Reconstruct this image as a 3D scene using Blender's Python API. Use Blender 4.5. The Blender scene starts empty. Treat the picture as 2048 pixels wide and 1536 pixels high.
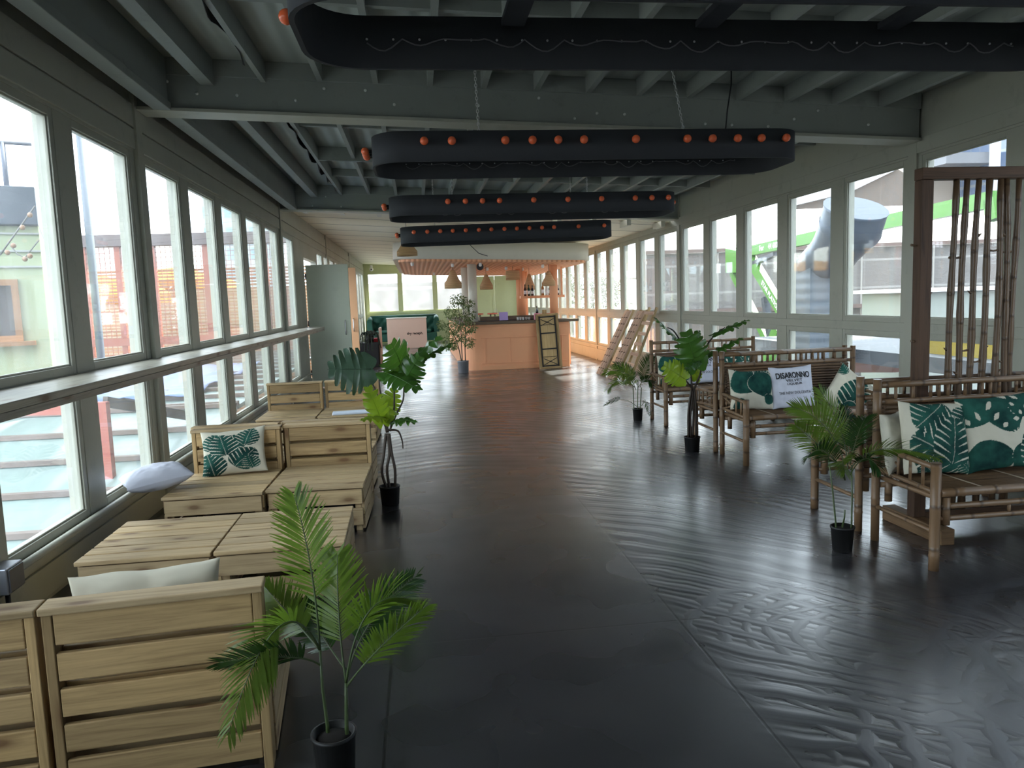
import bpy, math, random
from mathutils import Vector, Matrix, noise
PI = math.pi
R = math.radians
random.seed(7)
S = bpy.context.scene
COL = S.collection

# ------------------------------------------------------------------ camera
FOC = 1508.0
YAW, PITCH, ROLL, HC = .1216, -.1097, -.0347, 1.55
fw = Vector((math.sin(YAW)*math.cos(PITCH), math.cos(YAW)*math.cos(PITCH), math.sin(PITCH)))
rt = Vector((math.cos(YAW), -math.sin(YAW), 0))
up = rt.cross(fw)
rt, up = math.cos(ROLL)*rt + math.sin(ROLL)*up, -math.sin(ROLL)*rt + math.cos(ROLL)*up
cam_data = bpy.data.cameras.new('camera')
cam = bpy.data.objects.new('camera', cam_data)
COL.objects.link(cam)
cam.matrix_world = Matrix(((rt.x, up.x, -fw.x, 0), (rt.y, up.y, -fw.y, 0), (rt.z, up.z, -fw.z, HC), (0, 0, 0, 1)))
cam_data.sensor_fit = 'HORIZONTAL'
cam_data.sensor_width = 36
cam_data.lens = FOC/2048*36
cam_data.clip_end = 400
cam_data.clip_start = .05
S.camera = cam

# ------------------------------------------------------------------ light and exposure
S.view_settings.view_transform = 'Standard'
S.view_settings.look = 'None'
S.view_settings.gamma = 1
S.view_settings.exposure = 2.05
w = bpy.data.worlds.new('sky')
S.world = w
w.use_nodes = True
nt = w.node_tree
bg = nt.nodes['Background']
bg.inputs[0].default_value = (.83, .89, 1.0, 1)
bg.inputs[1].default_value = 2.0
sun_d = bpy.data.lights.new('sun', 'SUN')
sun_d.energy = 9.0
sun_d.angle = R(1.0)
sun_d.color = (1, .93, .80)
sun = bpy.data.objects.new('sun', sun_d)
COL.objects.link(sun)
SD = Vector((.857*.643, .515*.643, .766))          # towards the sun
sun.rotation_euler = SD.to_track_quat('Z', 'Y').to_euler()
sun.location = (30, 20, 30)


def at(x, y, Y=None, X=None, Z=None):
    d = rt*(x-1024)/FOC + up*(768-y)/FOC + fw
    if Y is not None: k = Y/d.y
    elif X is not None: k = X/d.x
    else: k = (Z-HC)/d.z
    return Vector((0, 0, HC)) + d*k


# ------------------------------------------------------------------ materials
def mat(name, col=(.5, .5, .5), rough=.6, metal=0, spec=.5):
    m = bpy.data.materials.new(name)
    m.use_nodes = True
    b = m.node_tree.nodes['Principled BSDF']
    b.inputs['Base Color'].default_value = (*col, 1)
    b.inputs['Roughness'].default_value = rough
    b.inputs['Metallic'].default_value = metal
    b.inputs['Specular IOR Level'].default_value = spec
    return m


class NT:
    def __init__(s, m):
        s.m = m; s.n = m.node_tree.nodes; s.l = m.node_tree.links
        s.b = s.n['Principled BSDF']; s.out = s.n['Material Output']

    def new(s, t, **k):
        n = s.n.new(t)
        for a, v in k.items(): setattr(n, a, v)
        return n

    def put(s, inp, v):
        if isinstance(v, bpy.types.NodeSocket): s.l.new(v, inp)
        elif isinstance(v, (tuple, list)) and len(v) == 3 and inp.type == 'RGBA': inp.default_value = (*v, 1)
        else: inp.default_value = v

    def math(s, op, a, b=0., c=0.):
        n = s.new('ShaderNodeMath', operation=op)
        s.put(n.inputs[0], a); s.put(n.inputs[1], b); s.put(n.inputs[2], c)
        return n.outputs[0]

    def co(s, kind='Object', scale=(1, 1, 1), rot=(0, 0, 0), loc=(0, 0, 0)):
        t = s.new('ShaderNodeTexCoord')
        mp = s.new('ShaderNodeMapping')
        mp.inputs['Scale'].default_value = scale; mp.inputs['Rotation'].default_value = rot
        mp.inputs['Location'].default_value = loc
        s.l.new(t.outputs[kind], mp.inputs[0])
        return mp.outputs[0]

    def noise(s, v, sc=5., det=3., rough=.5, dist=0.):
        n = s.new('ShaderNodeTexNoise')
        s.put(n.inputs['Vector'], v)
        n.inputs['Scale'].default_value = sc; n.inputs['Detail'].default_value = det
        n.inputs['Roughness'].default_value = rough; n.inputs['Distortion'].default_value = dist
        return n.outputs['Fac']

    def vor(s, v, sc=1., out='Distance', **k):
        n = s.new('ShaderNodeTexVoronoi', **k)
        s.put(n.inputs['Vector'], v); n.inputs['Scale'].default_value = sc
        return n.outputs[out]

    def ramp(s, f, pts, interp='LINEAR'):
        n = s.new('ShaderNodeValToRGB')
        n.color_ramp.interpolation = interp
        e = n.color_ramp.elements
        while len(e) < len(pts): e.new(.5)
        for i, (p, c) in enumerate(pts):
            e[i].position = p
            e[i].color = (*c, 1) if isinstance(c, (tuple, list)) else (c, c, c, 1)
        s.l.new(f, n.inputs[0])
        return n.outputs[0]

    def mix(s, f, a, b, mode='MIX'):
        n = s.new('ShaderNodeMix', data_type='RGBA', blend_type=mode)
        s.put(n.inputs[0], f); s.put(n.inputs[6], a); s.put(n.inputs[7], b)
        return n.outputs[2]

    def bump(s, h, st=.3, d=.01):
        n = s.new('ShaderNodeBump')
        n.inputs['Strength'].default_value = st; n.inputs['Distance'].default_value = d
        s.l.new(h, n.inputs['Height']); s.l.new(n.outputs[0], s.b.inputs['Normal'])

    def sep(s, v):
        n = s.new('ShaderNodeSeparateXYZ'); s.l.new(v, n.inputs[0])
        return n.outputs

    def base(s, v): s.put(s.b.inputs['Base Color'], v)
    def rough(s, v): s.put(s.b.inputs['Roughness'], v)


def painted(name, c, rough=.5, var=.18, sc=3, dirt=.25):
    m = mat(name, c, rough, spec=.35); t = NT(m)
    v = t.co()
    a = t.noise(v, sc, 5, .6)
    d = t.ramp(t.noise(v, sc*2.3, 6, .7), [(.56, 0), (.72, 1)])
    lo = tuple(x*(1-var) for x in c); hi = tuple(min(1, x*(1+var)) for x in c)
    col = t.mix(a, lo, hi)
    t.base(t.mix(t.math('MULTIPLY', d, dirt), col, tuple(x*.35 for x in c)))
    t.rough(t.ramp(a, [(.3, rough-.08), (.7, min(1, rough+.12))]))
    t.bump(t.noise(v, 60, 3), .08, .004)
    return m


def wood(name, c, c2, knots=True, rough=.6, su=1.3, sv=26):
    """boards carry UVs in metres, u along the grain, each board with its own offset"""
    m = mat(name, c, rough, spec=.3); t = NT(m)
    g = t.noise(t.co('UV', (su, sv, 1)), 1.6, 6, .62, .9)
    g2 = t.noise(t.co('UV', (su*4, sv*7, 1)), 1.5, 2, .5)
    tone = t.noise(t.co('UV', (.13, .9, 1)), 1.3, 1, .4)
    col = t.ramp(g, [(.30, c2), (.52, c), (.75, tuple(min(1, x*1.22) for x in c))])
    col = t.mix(t.math('MULTIPLY', g2, .28), col, tuple(x*.6 for x in c2), 'MIX')
    col = t.mix(1., col, t.ramp(tone, [(.3, (.70, .66, .58)), (.5, (1, .97, .90)), (.7, (1.25, 1.18, 1.02))]), 'MULTIPLY')
    if knots:
        kv = t.vor(t.co('UV', (2.1, 5.5, 1)), 1.0, voronoi_dimensions='2D')
        k = t.ramp(kv, [(.05, 1), (.10, .45), (.16, .12), (.24, 0)])
        col = t.mix(t.math('MULTIPLY', k, .75), col, (.11, .045, .018))
    t.base(col)
    t.bump(g, .12, .003)
    return m


def bamboo_mat(name, c, c2):
    m = mat(name, c, .38, spec=.45); t = NT(m)
    uv = t.co('UV')
    u = t.sep(uv)[0]
    fr = t.math('ABSOLUTE', t.math('SUBTRACT', t.math('FRACT', t.math('MULTIPLY', u, 4.2)), .5))
    ring = t.ramp(fr, [(.44, 0), (.49, 1)])
    a = t.noise(t.co('UV', (1, 10, 1)), 2.2, 4, .6)
    col = t.mix(a, c2, c)
    t.base(t.mix(t.math('MULTIPLY', ring, .7), col, (.05, .03, .02)))
    t.bump(ring, .5, .004)
    return m


def leaf_mat(name, c, trans=.35, rough=.35, tc=None):
    m = mat(name, c, rough, spec=.5); t = NT(m)
    a = t.noise(t.co(), 14, 3)
    col = t.mix(a, tuple(x*.6 for x in c), tuple(x*1.25 for x in c))
    t.base(col)
    tr = t.new('ShaderNodeBsdfTranslucent')
    tr.inputs[0].default_value = (*(tc or tuple(min(1, x*2.2) for x in c)), 1)
    mx = t.new('ShaderNodeMixShader'); mx.inputs[0].default_value = trans
    t.l.new(t.b.outputs[0], mx.inputs[1]); t.l.new(tr.outputs[0], mx.inputs[2])
    t.l.new(mx.outputs[0], t.out.inputs[0])
    return m


def glass_mat(name, tint=(.93, .97, .96), haze=.035):
    m = mat(name); t = NT(m)
    tr = t.new('ShaderNodeBsdfTransparent'); tr.inputs[0].default_value = (*tint, 1)
    gl = t.new('ShaderNodeBsdfGlossy'); gl.inputs['Roughness'].default_value = .02
    df = t.new('ShaderNodeBsdfTranslucent'); df.inputs[0].default_value = (.85, .87, .9, 1)
    lw = t.new('ShaderNodeLayerWeight')
    fr = t.math('MULTIPLY_ADD', t.math('POWER', lw.outputs['Facing'], 4.), .55, .03)
    m1 = t.new('ShaderNodeMixShader'); t.l.new(fr, m1.inputs[0])
    t.l.new(tr.outputs[0], m1.inputs[1]); t.l.new(gl.outputs[0], m1.inputs[2])
    d = t.ramp(t.noise(t.co(), 2.2, 5, .65), [(.35, haze*.5), (.75, haze*1.6)])
    m2 = t.new('ShaderNodeMixShader'); t.l.new(d, m2.inputs[0])
    t.l.new(m1.outputs[0], m2.inputs[1]); t.l.new(df.outputs[0], m2.inputs[2])
    t.l.new(m2.outputs[0], t.out.inputs[0])
    return m


def floor_mat():
    m = mat('black painted boards'); t = NT(m)
    v = t.co()
    X, Y, Z = t.sep(v)
    wob = t.math('MULTIPLY', t.math('SUBTRACT', t.noise(v, 1.3, 3), .5), .5)

    def rings(cx, cy, freq, r0, r1, seed):
        dx = t.math('SUBTRACT', X, cx); dy = t.math('SUBTRACT', Y, cy)
        r = t.math('SQRT', t.math('ADD', t.math('MULTIPLY', dx, dx), t.math('MULTIPLY', dy, dy)))
        r = t.math('ADD', r, wob)
        s = t.math('SINE', t.math('ADD', t.math('MULTIPLY', r, freq), t.math('MULTIPLY', t.noise(v, .9, 3), 9.)))
        s = t.ramp(t.math('MULTIPLY_ADD', s, .5, .5), [(.35, 0), (.95, 1)])
        band = t.ramp(t.math('DIVIDE', r, r1), [(0, 0), (max(.01, r0/r1-.05), 0), (r0/r1+.08, 1), (.9, 1), (.999, 0)])
        brk = t.ramp(t.noise(t.co(loc=(seed, seed, 0)), 1.1, 3), [(.40, .15), (.6, 1)])
        return t.math('MULTIPLY', t.math('MULTIPLY', s, band), brk)
    def step(val, a_, b_): return t.ramp(t.math('MULTIPLY_ADD', val, 1/20., .5), [(a_/20+.5, 0), (b_/20+.5, 1)])
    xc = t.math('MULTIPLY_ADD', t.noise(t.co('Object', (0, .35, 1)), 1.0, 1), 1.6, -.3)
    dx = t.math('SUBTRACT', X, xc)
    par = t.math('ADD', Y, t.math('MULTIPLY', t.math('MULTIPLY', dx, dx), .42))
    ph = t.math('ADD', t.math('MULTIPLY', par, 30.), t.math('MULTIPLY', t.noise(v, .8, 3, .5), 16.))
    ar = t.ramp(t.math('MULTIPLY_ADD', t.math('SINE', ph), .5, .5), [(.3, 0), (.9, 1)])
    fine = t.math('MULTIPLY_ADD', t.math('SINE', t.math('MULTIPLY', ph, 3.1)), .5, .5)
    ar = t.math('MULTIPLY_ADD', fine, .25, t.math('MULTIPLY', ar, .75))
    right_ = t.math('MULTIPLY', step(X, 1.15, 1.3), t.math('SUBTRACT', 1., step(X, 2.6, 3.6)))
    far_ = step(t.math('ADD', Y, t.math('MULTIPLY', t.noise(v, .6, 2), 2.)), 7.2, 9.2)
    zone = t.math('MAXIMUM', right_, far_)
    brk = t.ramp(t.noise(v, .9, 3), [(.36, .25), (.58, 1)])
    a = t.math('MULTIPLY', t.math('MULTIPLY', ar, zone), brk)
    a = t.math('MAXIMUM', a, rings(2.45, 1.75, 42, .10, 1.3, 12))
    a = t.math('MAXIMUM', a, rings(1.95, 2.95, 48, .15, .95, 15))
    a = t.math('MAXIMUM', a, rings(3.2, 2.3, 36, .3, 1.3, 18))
    n1 = t.noise(v, 1.1, 6, .65)
    n2 = t.noise(t.co('Object', (1, 1, 1)), 1.6, 2, .5)
    col = t.ramp(n1, [(.3, (.022, .022, .024)), (.55, (.032, .031, .034)), (.8, (.048, .046, .047))])
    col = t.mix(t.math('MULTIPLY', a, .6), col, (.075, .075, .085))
    # board joints
    def line(val, w_):
        return t.ramp(t.math('ABSOLUTE', val), [(w_*.5, 1), (w_, 0)])
    j = line(t.math('SUBTRACT', X, 1.175), .006)
    j = t.math('MAXIMUM', j, line(t.math('ADD', X, .184), .008))
    j = t.math('MAXIMUM', j, line(t.math('SUBTRACT', X, 3.6), .006))
    yy = t.math('SUBTRACT', t.math('FRACT', t.math('DIVIDE', t.math('ADD', Y, -3.35+12.2+1.22), 2.44)), .5)
    j = t.math('MAXIMUM', j, line(yy, .0025))
    col = t.mix(j, col, (.004, .004, .004))
    # worn strip along the left joint
    st = t.math('MULTIPLY', t.ramp(t.math('ABSOLUTE', t.math('ADD', X, .15)), [(.03, 1), (.075, 0)]),
                t.ramp(t.noise(t.co('Object', (1, .35, 1)), 6, 5, .7), [(.5, 0), (.6, 1)]))
    col = t.mix(t.math('MULTIPLY', st, .8), col, (.006, .006, .006))
    t.base(col)
    rg = t.math('ADD', t.ramp(n2, [(.3, .20), (.7, .38)]), t.math('MULTIPLY', a, .14))
    t.rough(rg)
    t.b.inputs['Specular IOR Level'].default_value = .85
    h = t.math('ADD', t.math('MULTIPLY', a, .85), t.math('MULTIPLY', t.noise(v, 1.1, 1, .5), .9))
    h = t.math('SUBTRACT', h, t.math('MULTIPLY', j, .06))
    t.bump(h, .6, .010)
    t.b.inputs['Coat Weight'].default_value = .55; t.b.inputs['Coat Roughness'].default_value = .22
    return m


def corrugated(name, c, per=.076, axis=0, rough=.5, st=.6):
    m = mat(name, c, rough); t = NT(m)
    a = t.sep(t.co())[axis]
    s = t.math('MULTIPLY_ADD', t.math('SINE', t.math('MULTIPLY', a, 2*PI/per)), .5, .5)
    n = t.noise(t.co(), 1.2, 5, .6)
    t.base(t.mix(n, tuple(x*.7 for x in c), tuple(min(1, x*1.2) for x in c)))
    t.bump(s, st, per*.25)
    return m


M = {}
M['sage'] = painted('sage green paint', (.390, .388, .322), .42, .06, 2, .25)
M['sagepale'] = painted('pale sage paint', (.56, .60, .36), .5, .06, 2, .1)
M['roofgreen'] = painted('grey green roof paint', (.262, .280, .256), .55, .10, 2, .3)
M['roofsheet'] = corrugated('grey green roof sheeting', (.355, .38, .345), .15, 0, .55, .45)
M['black'] = painted('matt black paint', (.036, .038, .043), .75, .1, 3, .1)
M['blackmetal'] = mat('black metal', (.012, .012, .014), .35)
M['floor'] = floor_mat()
M['pine'] = wood('pale pine boards', (.42, .295, .155), (.25, .165, .08))
M['pine2'] = wood('light greyish pine boards', (.48, .365, .225), (.33, .235, .13))  # lighter, greyer pine for seats, tables and top rails
M['darkwood'] = wood('dark stained timber', (.10, .055, .035), (.05, .028, .018), False)
M['counterwood'] = wood('dark counter timber', (.16, .12, .09), (.08, .055, .04), False)
M['footwood'] = wood('brown timber', (.22, .135, .075), (.13, .075, .04))
M['shelf'] = wood('painted shelf board', (.36, .35, .31), (.24, .23, .20), True, .35)
M['bamboo'] = bamboo_mat('bamboo', (.235, .140, .075), (.13, .075, .038))
M['bamboodark'] = bamboo_mat('dark bamboo', (.17, .105, .06), (.09, .05, .028))
M['slat'] = wood('split bamboo slats', (.15, .095, .058), (.08, .047, .028), False, .45, 2, 30)
M['cane'] = mat('cane binding', (.4, .33, .24), .6)
M['orange'] = mat('orange glass bulb', (.78, .14, .05), .15)
M['socket'] = mat('black socket', (.02, .02, .02), .4)
M['steel'] = mat('zinc chain', (.6, .6, .6), .3, 1)
M['glass'] = glass_mat('dusty window glass')
M['peach'] = painted('peach paint', (.80, .385, .205), .5, .04, 2, .05)
M['cream'] = painted('cream paint', (.70, .66, .56), .5, .04, 1.5, .08)
M['white'] = painted('white paint', (.80, .78, .74), .5, .03, 1.5, .05)
M['whiteplastic'] = mat('white plastic', (.8, .8, .8), .3)
M['palm'] = leaf_mat('palm green', (.085, .135, .020), .28, .28, (.30, .50, .05))
M['palmdark'] = leaf_mat('deep palm green', (.022, .060, .016), .12, .25, (.10, .22, .03))
M['mon'] = leaf_mat('monstera green', (.040, .110, .018), .22, .28, (.16, .36, .04))
M['mongrey'] = leaf_mat('dusty monstera green', (.060, .105, .070), .10, .4, (.10, .2, .08))
M['monbacklit'] = leaf_mat('backlit monstera green', (.16, .27, .025), .40, .3, (.50, .68, .04))  # yellow light through the leaf, put into its colour as lime
M['stem'] = mat('brown plant stem', (.035, .022, .014), .5)
M['stemgreen'] = mat('green plant stem', (.06, .09, .03), .45)
M['pot'] = mat('black plastic pot', (.006, .006, .006), .5)
M['soil'] = mat('dark soil', (.012, .009, .007), .95)
M['clothwhite'] = painted('white cotton', (.58, .59, .67), .9, .03, 6, .02)
M['clothcream'] = painted('cream cotton back', (.58, .55, .45), .9, .04, 6, .04)
M['ink'] = mat('black print', (.01, .01, .012), .8)
M['whitecard'] = mat('white print', (.9, .9, .9), .8)
M['velvet'] = painted('green velvet', (.012, .075, .055), .55, .2, 8, .1)


def print_mat():
    m = mat('leaf print cotton', rough=.9, spec=.2); t = NT(m)
    at_ = t.new('ShaderNodeAttribute', attribute_name='print')
    n = t.noise(t.co(), 9, 4)
    dark = t.mix(t.ramp(n, [(.35, 0), (.68, 1)]), (.006, .034, .030), (.022, .105, .078))
    t.base(t.mix(at_.outputs['Fac'], (.60, .56, .45), dark))
    t.bump(t.noise(t.co(), 260, 1), .1, .001)
    return m


M['print'] = print_mat()


# ------------------------------------------------------------------ mesh building
class MB:
    def __init__(s): s.v = []; s.f = []; s.uv = []; s.sm = []; s.mi = []; s.cm = 0

    def face(s, idx, uv=None, smooth=False):
        s.f.append(tuple(idx)); s.uv.append(uv or [(0, 0)]*len(idx)); s.sm.append(smooth); s.mi.append(s.cm)

    def box(s, c, d, rot=None, M4=None):
        """box: centre, dims; uv in metres along the longest side"""
        c = Vector(c); hx, hy, hz = d[0]/2, d[1]/2, d[2]/2
        pts = [Vector((x, y, z)) for x in (-hx, hx) for y in (-hy, hy) for z in (-hz, hz)]
        if rot is not None: pts = [rot @ p for p in pts]
        loc = [p.copy() for p in pts]
        pts = [p + c for p in pts]
        if M4 is not None: pts = [M4 @ p for p in pts]
        b = len(s.v); s.v += [tuple(p) for p in pts]
        L = max(range(3), key=lambda i: d[i])
        o = (random.uniform(0, 50), random.uniform(0, 50))
        raw = [(x, y, z) for x in (-hx, hx) for y in (-hy, hy) for z in (-hz, hz)]
        for q, ax in (((0, 1, 3, 2), 0), ((4, 6, 7, 5), 0), ((0, 4, 5, 1), 1), ((2, 3, 7, 6), 1), ((0, 2, 6, 4), 2), ((1, 5, 7, 3), 2)):
            rest = [i for i in range(3) if i != ax]
            if L in rest: ua = L; va = [i for i in rest if i != L][0]
            else: ua, va = rest
            s.face([b+i for i in q], [(raw[i][ua]+o[0], raw[i][va]+o[1]+ax*.37) for i in q])

    def b2(s, x0, x1, y0, y1, z0, z1, M4=None):
        s.box(((x0+x1)/2, (y0+y1)/2, (z0+z1)/2), (abs(x1-x0), abs(y1-y0), abs(z1-z0)), None, M4)

    def bar(s, p0, p1, w_, h_, roll=0):
        p0, p1 = Vector(p0), Vector(p1); d = p1-p0
        q = d.to_track_quat('X', 'Z').to_matrix()
        if roll: q = q @ Matrix.Rotation(roll, 3, 'X')
        s.box((p0+p1)/2, (d.length, w_, h_), q)

    def tube(s, pts, r, n=8, cap=True, smooth=True):
        pts = [Vector(p) for p in pts]
        if not hasattr(r, '__len__'): r = [r]*len(pts)
        b = len(s.v); ref = None; L = 0; us = []
        ox = random.uniform(0, 20)
        for i, p in enumerate(pts):
            if i: L += (p-pts[i-1]).length
            us.append(L+ox)
            t = (pts[min(i+1, len(pts)-1)]-pts[max(i-1, 0)]).normalized()
            if ref is None: ref = Vector((0, 0, 1)) if abs(t.z) < .9 else Vector((1, 0, 0))
            a = (ref - t*ref.dot(t)).normalized(); ref = a
            c = t.cross(a)
            for k in range(n):
                th = 2*PI*k/n
                s.v.append(tuple(p + (a*math.cos(th)+c*math.sin(th))*r[i]))
        for i in range(len(pts)-1):
            for k in range(n):
                k2 = (k+1) % n
                s.face((b+i*n+k, b+i*n+k2, b+(i+1)*n+k2, b+(i+1)*n+k),
                       [(us[i], k/n*.2), (us[i], (k+1)/n*.2), (us[i+1], (k+1)/n*.2), (us[i+1], k/n*.2)], smooth)
        if cap:
            s.face([b+k for k in range(n)][::-1], [(ox, 0)]*n); e = b+(len(pts)-1)*n
            s.face([e+k for k in range(n)], [(ox, 0)]*n)

    def lathe(s, prof, c=(0, 0, 0), n=20, smooth=True, M4=None):
        b = len(s.v); c = Vector(c)
        for r_, z_ in prof:
            for k in range(n):
                p = c+Vector((r_*math.cos(2*PI*k/n), r_*math.sin(2*PI*k/n), z_))
                s.v.append(tuple(M4 @ p if M4 is not None else p))
        for i in range(len(prof)-1):
            for k in range(n):
                k2 = (k+1) % n
                s.face((b+i*n+k, b+i*n+k2, b+(i+1)*n+k2, b+(i+1)*n+k), [(k/n, prof[i][1]), ((k+1)/n, prof[i][1]), ((k+1)/n, prof[i+1][1]), (k/n, prof[i+1][1])], smooth)
        if prof[0][0] > 1e-4: s.face([b+k for k in range(n)][::-1])
        if prof[-1][0] > 1e-4: s.face([b+(len(prof)-1)*n+k for k in range(n)])

    def ball(s, c, r_, n=12, m_=8, sz=1.):
        s.lathe([(max(r_*math.sin(PI*i/m_), 1e-5), -r_*sz*math.cos(PI*i/m_)) for i in range(m_+1)], c, n)

    def prism(s, poly, z0, z1, M4=None, smooth=False):
        """poly in xy extruded z0..z1"""
        b = len(s.v); n = len(poly)
        for z_ in (z0, z1):
            for x, y in poly:
                p = Vector((x, y, z_)); s.v.append(tuple(M4 @ p if M4 is not None else p))
        s.face([b+i for i in range(n)][::-1]); s.face([b+n+i for i in range(n)])
        for i in range(n):
            j = (i+1) % n; s.face((b+i, b+j, b+n+j, b+n+i), None, smooth)

    def poly(s, pts, smooth=False):
        b = len(s.v); s.v += [tuple(p) for p in pts]; s.face(range(b, b+len(pts)), [(p[0], p[1]) for p in pts], smooth)

    def build(s, name, m, parent=None, bevel=0, loc=None, weld=False):
        me = bpy.data.meshes.new(name)
        me.from_pydata(s.v, [], s.f)
        uvl = me.uv_layers.new(name='uv')
        flat = [c for f in s.uv for u in f for c in u]
        uvl.data.foreach_set('uv', flat)
        me.polygons.foreach_set('use_smooth', s.sm)
        for x in (m if isinstance(m, (list, tuple)) else [m]): me.materials.append(x)
        if isinstance(m, (list, tuple)): me.polygons.foreach_set('material_index', s.mi)
        me.update()
        o = bpy.data.objects.new(name, me); COL.objects.link(o)
        if parent is not None: o.parent = parent
        if loc: o.location = loc
        if bevel:
            bm = o.modifiers.new('edge', 'BEVEL'); bm.width = bevel; bm.segments = 2; bm.limit_method = 'ANGLE'
        return o


def tag(o, label, cat, group=None, kind=None):
    if label: o['label'] = label
    if cat: o['category'] = cat
    if group: o['group'] = group
    if kind: o['kind'] = kind
    return o


def empty(name, loc=(0, 0, 0), rz=0., rot=None):
    o = bpy.data.objects.new(name, None); COL.objects.link(o)
    o.location = loc; o.rotation_euler = rot or (0, 0, rz); o.empty_display_size = .1
    return o


def struct(o): o['kind'] = 'structure'; return o


def tree(o, parent=None):
    c = o.copy(); COL.objects.link(c)
    if parent is not None: c.parent = parent
    for ch in KIDS.get(o.name, None) or [x for x in o.children]: tree(ch, c)
    return c


KIDS = {}


def text_mesh(name, body, size, m, parent, M4, surf=None, bold=0., sx=1., align='CENTER'):
    cu = bpy.data.curves.new(name, 'FONT')
    cu.body = body; cu.size = size; cu.align_x = align; cu.align_y = 'CENTER'; cu.offset = bold
    cu.resolution_u = 3
    o = bpy.data.objects.new(name+'_t', cu); COL.objects.link(o)
    dg = bpy.context.evaluated_depsgraph_get()
    me = bpy.data.meshes.new_from_object(o.evaluated_get(dg))
    bpy.data.objects.remove(o); bpy.data.curves.remove(cu)
    for v in me.vertices:
        p = Vector((v.co.x*sx, v.co.y, 0))
        if surf: p = surf(M4 @ p)
        else: p = M4 @ p
        v.co = p
    me.materials.clear(); me.materials.append(m)
    ob = bpy.data.objects.new(name, me); COL.objects.link(ob); ob.parent = parent
    return ob


# ------------------------------------------------------------------ the room
XL, XR = -2.09, 4.465            # inner wall faces
Y0, Y1 = -3.0, 31.5
P_ = 1.22


def roofz(x): return 3.11-.0443*(x+2.1)


m_ = MB(); m_.b2(-2.3, 4.7, Y0-.2, Y1+.2, -.12, 0)
struct(m_.build('floor', M['floor']))

# roof sheeting over the front part, as a sloping slab, with joists as parts
m_ = MB()
RT = .40
for (ya, yb) in ((Y0-.2, 13.3),):
    xs = (-2.35, 4.75)
    b = len(m_.v)
    for y in (ya, yb):
        for x in xs:
            for dz in (0, .06): m_.v.append((x, y, roofz(x)+RT+dz))
    for q in ((0, 2, 6, 4), (1, 5, 7, 3), (0, 1, 3, 2), (4, 6, 7, 5), (0, 4, 5, 1), (2, 3, 7, 6)): m_.face([b+i for i in q])
ceil = struct(m_.build('ceiling', M['roofsheet']))
beams = [.1, 6.3, 12.5]
for i, yb in enumerate(beams):
    m_ = MB()
    n = 2
    th = .07
    x0, x1 = -2.06, 4.44
    def sl(x0, x1, y0, y1, za, zb):
        b = len(m_.v)
        for x in (x0, x1):
            for y in (y0, y1):
                for z in (za, zb): m_.v.append((x, y, roofz(x)+z))
        for q in ((0, 1, 3, 2), (4, 6, 7, 5), (0, 4, 5, 1), (2, 3, 7, 6), (0, 2, 6, 4), (1, 5, 7, 3)): m_.face([b+i for i in q])
    sl(x0, x1, yb, yb+.05, .022, RT)            # face board
    sl(x0, x1, yb+.13, yb+.18, .022, RT)
    sl(x0, x1, yb-.022, yb, .27, RT)            # upper strip
    o = struct(m_.build('trim_%d' % (i+1), M['roofgreen'], None, .004))
    m_ = MB(); sl(x0, x1, yb-.035, yb+.21, -.004, .022); m_.build('beam_flange', M['sage'], o, .003)  # lighter sage puts the light caught by the flange into its colour
    m_ = MB()
    for k in range(26):
        x = -1.8+k*.24+random.uniform(-.05, .05)
        if random.random() < .3: continue
        z = roofz(x)+random.choice((.07, .14, .22, .12))
        m_.lathe([(.012, 0), (.012, .006), (.004, .010)], (0, 0, 0), 8, True, Matrix.Translation((x, yb, z)) @ Matrix.Rotation(R(90), 4, 'X'))
    bo = m_.build('bolt', mat('pale bolt', (.6, .62, .58), .5), o); bo['kind'] = 'stuff'

# joists between the beams
def slab(mb, x0, x1, y0, y1, za, zb):
    b = len(mb.v)
    for x in (x0, x1):
        for y in (y0, y1):
            for z in (za, zb): mb.v.append((x, y, roofz(x)+z))
    for q in ((0, 1, 3, 2), (4, 6, 7, 5), (0, 4, 5, 1), (2, 3, 7, 6), (0, 2, 6, 4), (1, 5, 7, 3)): mb.face([b+i for i in q])


for bi, (ya, yb) in enumerate(((Y0, .1), (.3, 6.28), (6.5, 12.48))):
    xs = [-1.52] + [-1.10+.43*k for k in range(13)]
    for k, x in enumerate(xs):
        m_ = MB()
        if k == 0: slab(m_, x-.05, x+.05, ya, yb, .20, RT)
        elif k == 1: slab(m_, x-.02, x+.02, ya, yb, .24, RT)
        else:
            slab(m_, x-.022, x+.022, ya, yb, .27, RT)
        m_.build('joist', M['roofgreen'], ceil)
    mid = [(ya+yb)/2, (ya+yb)/2-1.5, (ya+yb)/2+1.5]
    for k, y in enumerate(mid):
        m_ = MB(); slab(m_, -1.1, 4.4, y-.025, y+.025, .30 if k else .24, RT)
        m_.build('purlin', M['roofgreen'], ceil)
    # ragged black membrane hanging between the joists on the left
    m_ = MB()
    n = 40; b = len(m_.v)
    for i in range(n+1):
        y = ya+.3+(yb-ya-.6)*i/n
        x = -1.17+.03*math.sin(i*.9)
        m_.v.append((x, y, roofz(x)+RT-.01)); m_.v.append((x+.03, y, roofz(x)+RT-.10-.07*abs(math.sin(i*.55))-random.uniform(0, .03)))
    for i in range(n): m_.face((b+2*i, b+2*i+1, b+2*i+3, b+2*i+2))
    o = m_.build('torn_membrane', M['blackmetal'], ceil); sd = o.modifiers.new('t', 'SOLIDIFY'); sd.thickness = .004
    # long painted fascia beside the left wall
    m_ = MB(); slab(m_, -1.93, -1.80, ya, yb, .0, .06); slab(m_, -1.86, -1.82, ya, yb, .06, RT)
    m_.build('wall_fascia', M['roofgreen'], ceil, .004)

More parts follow.
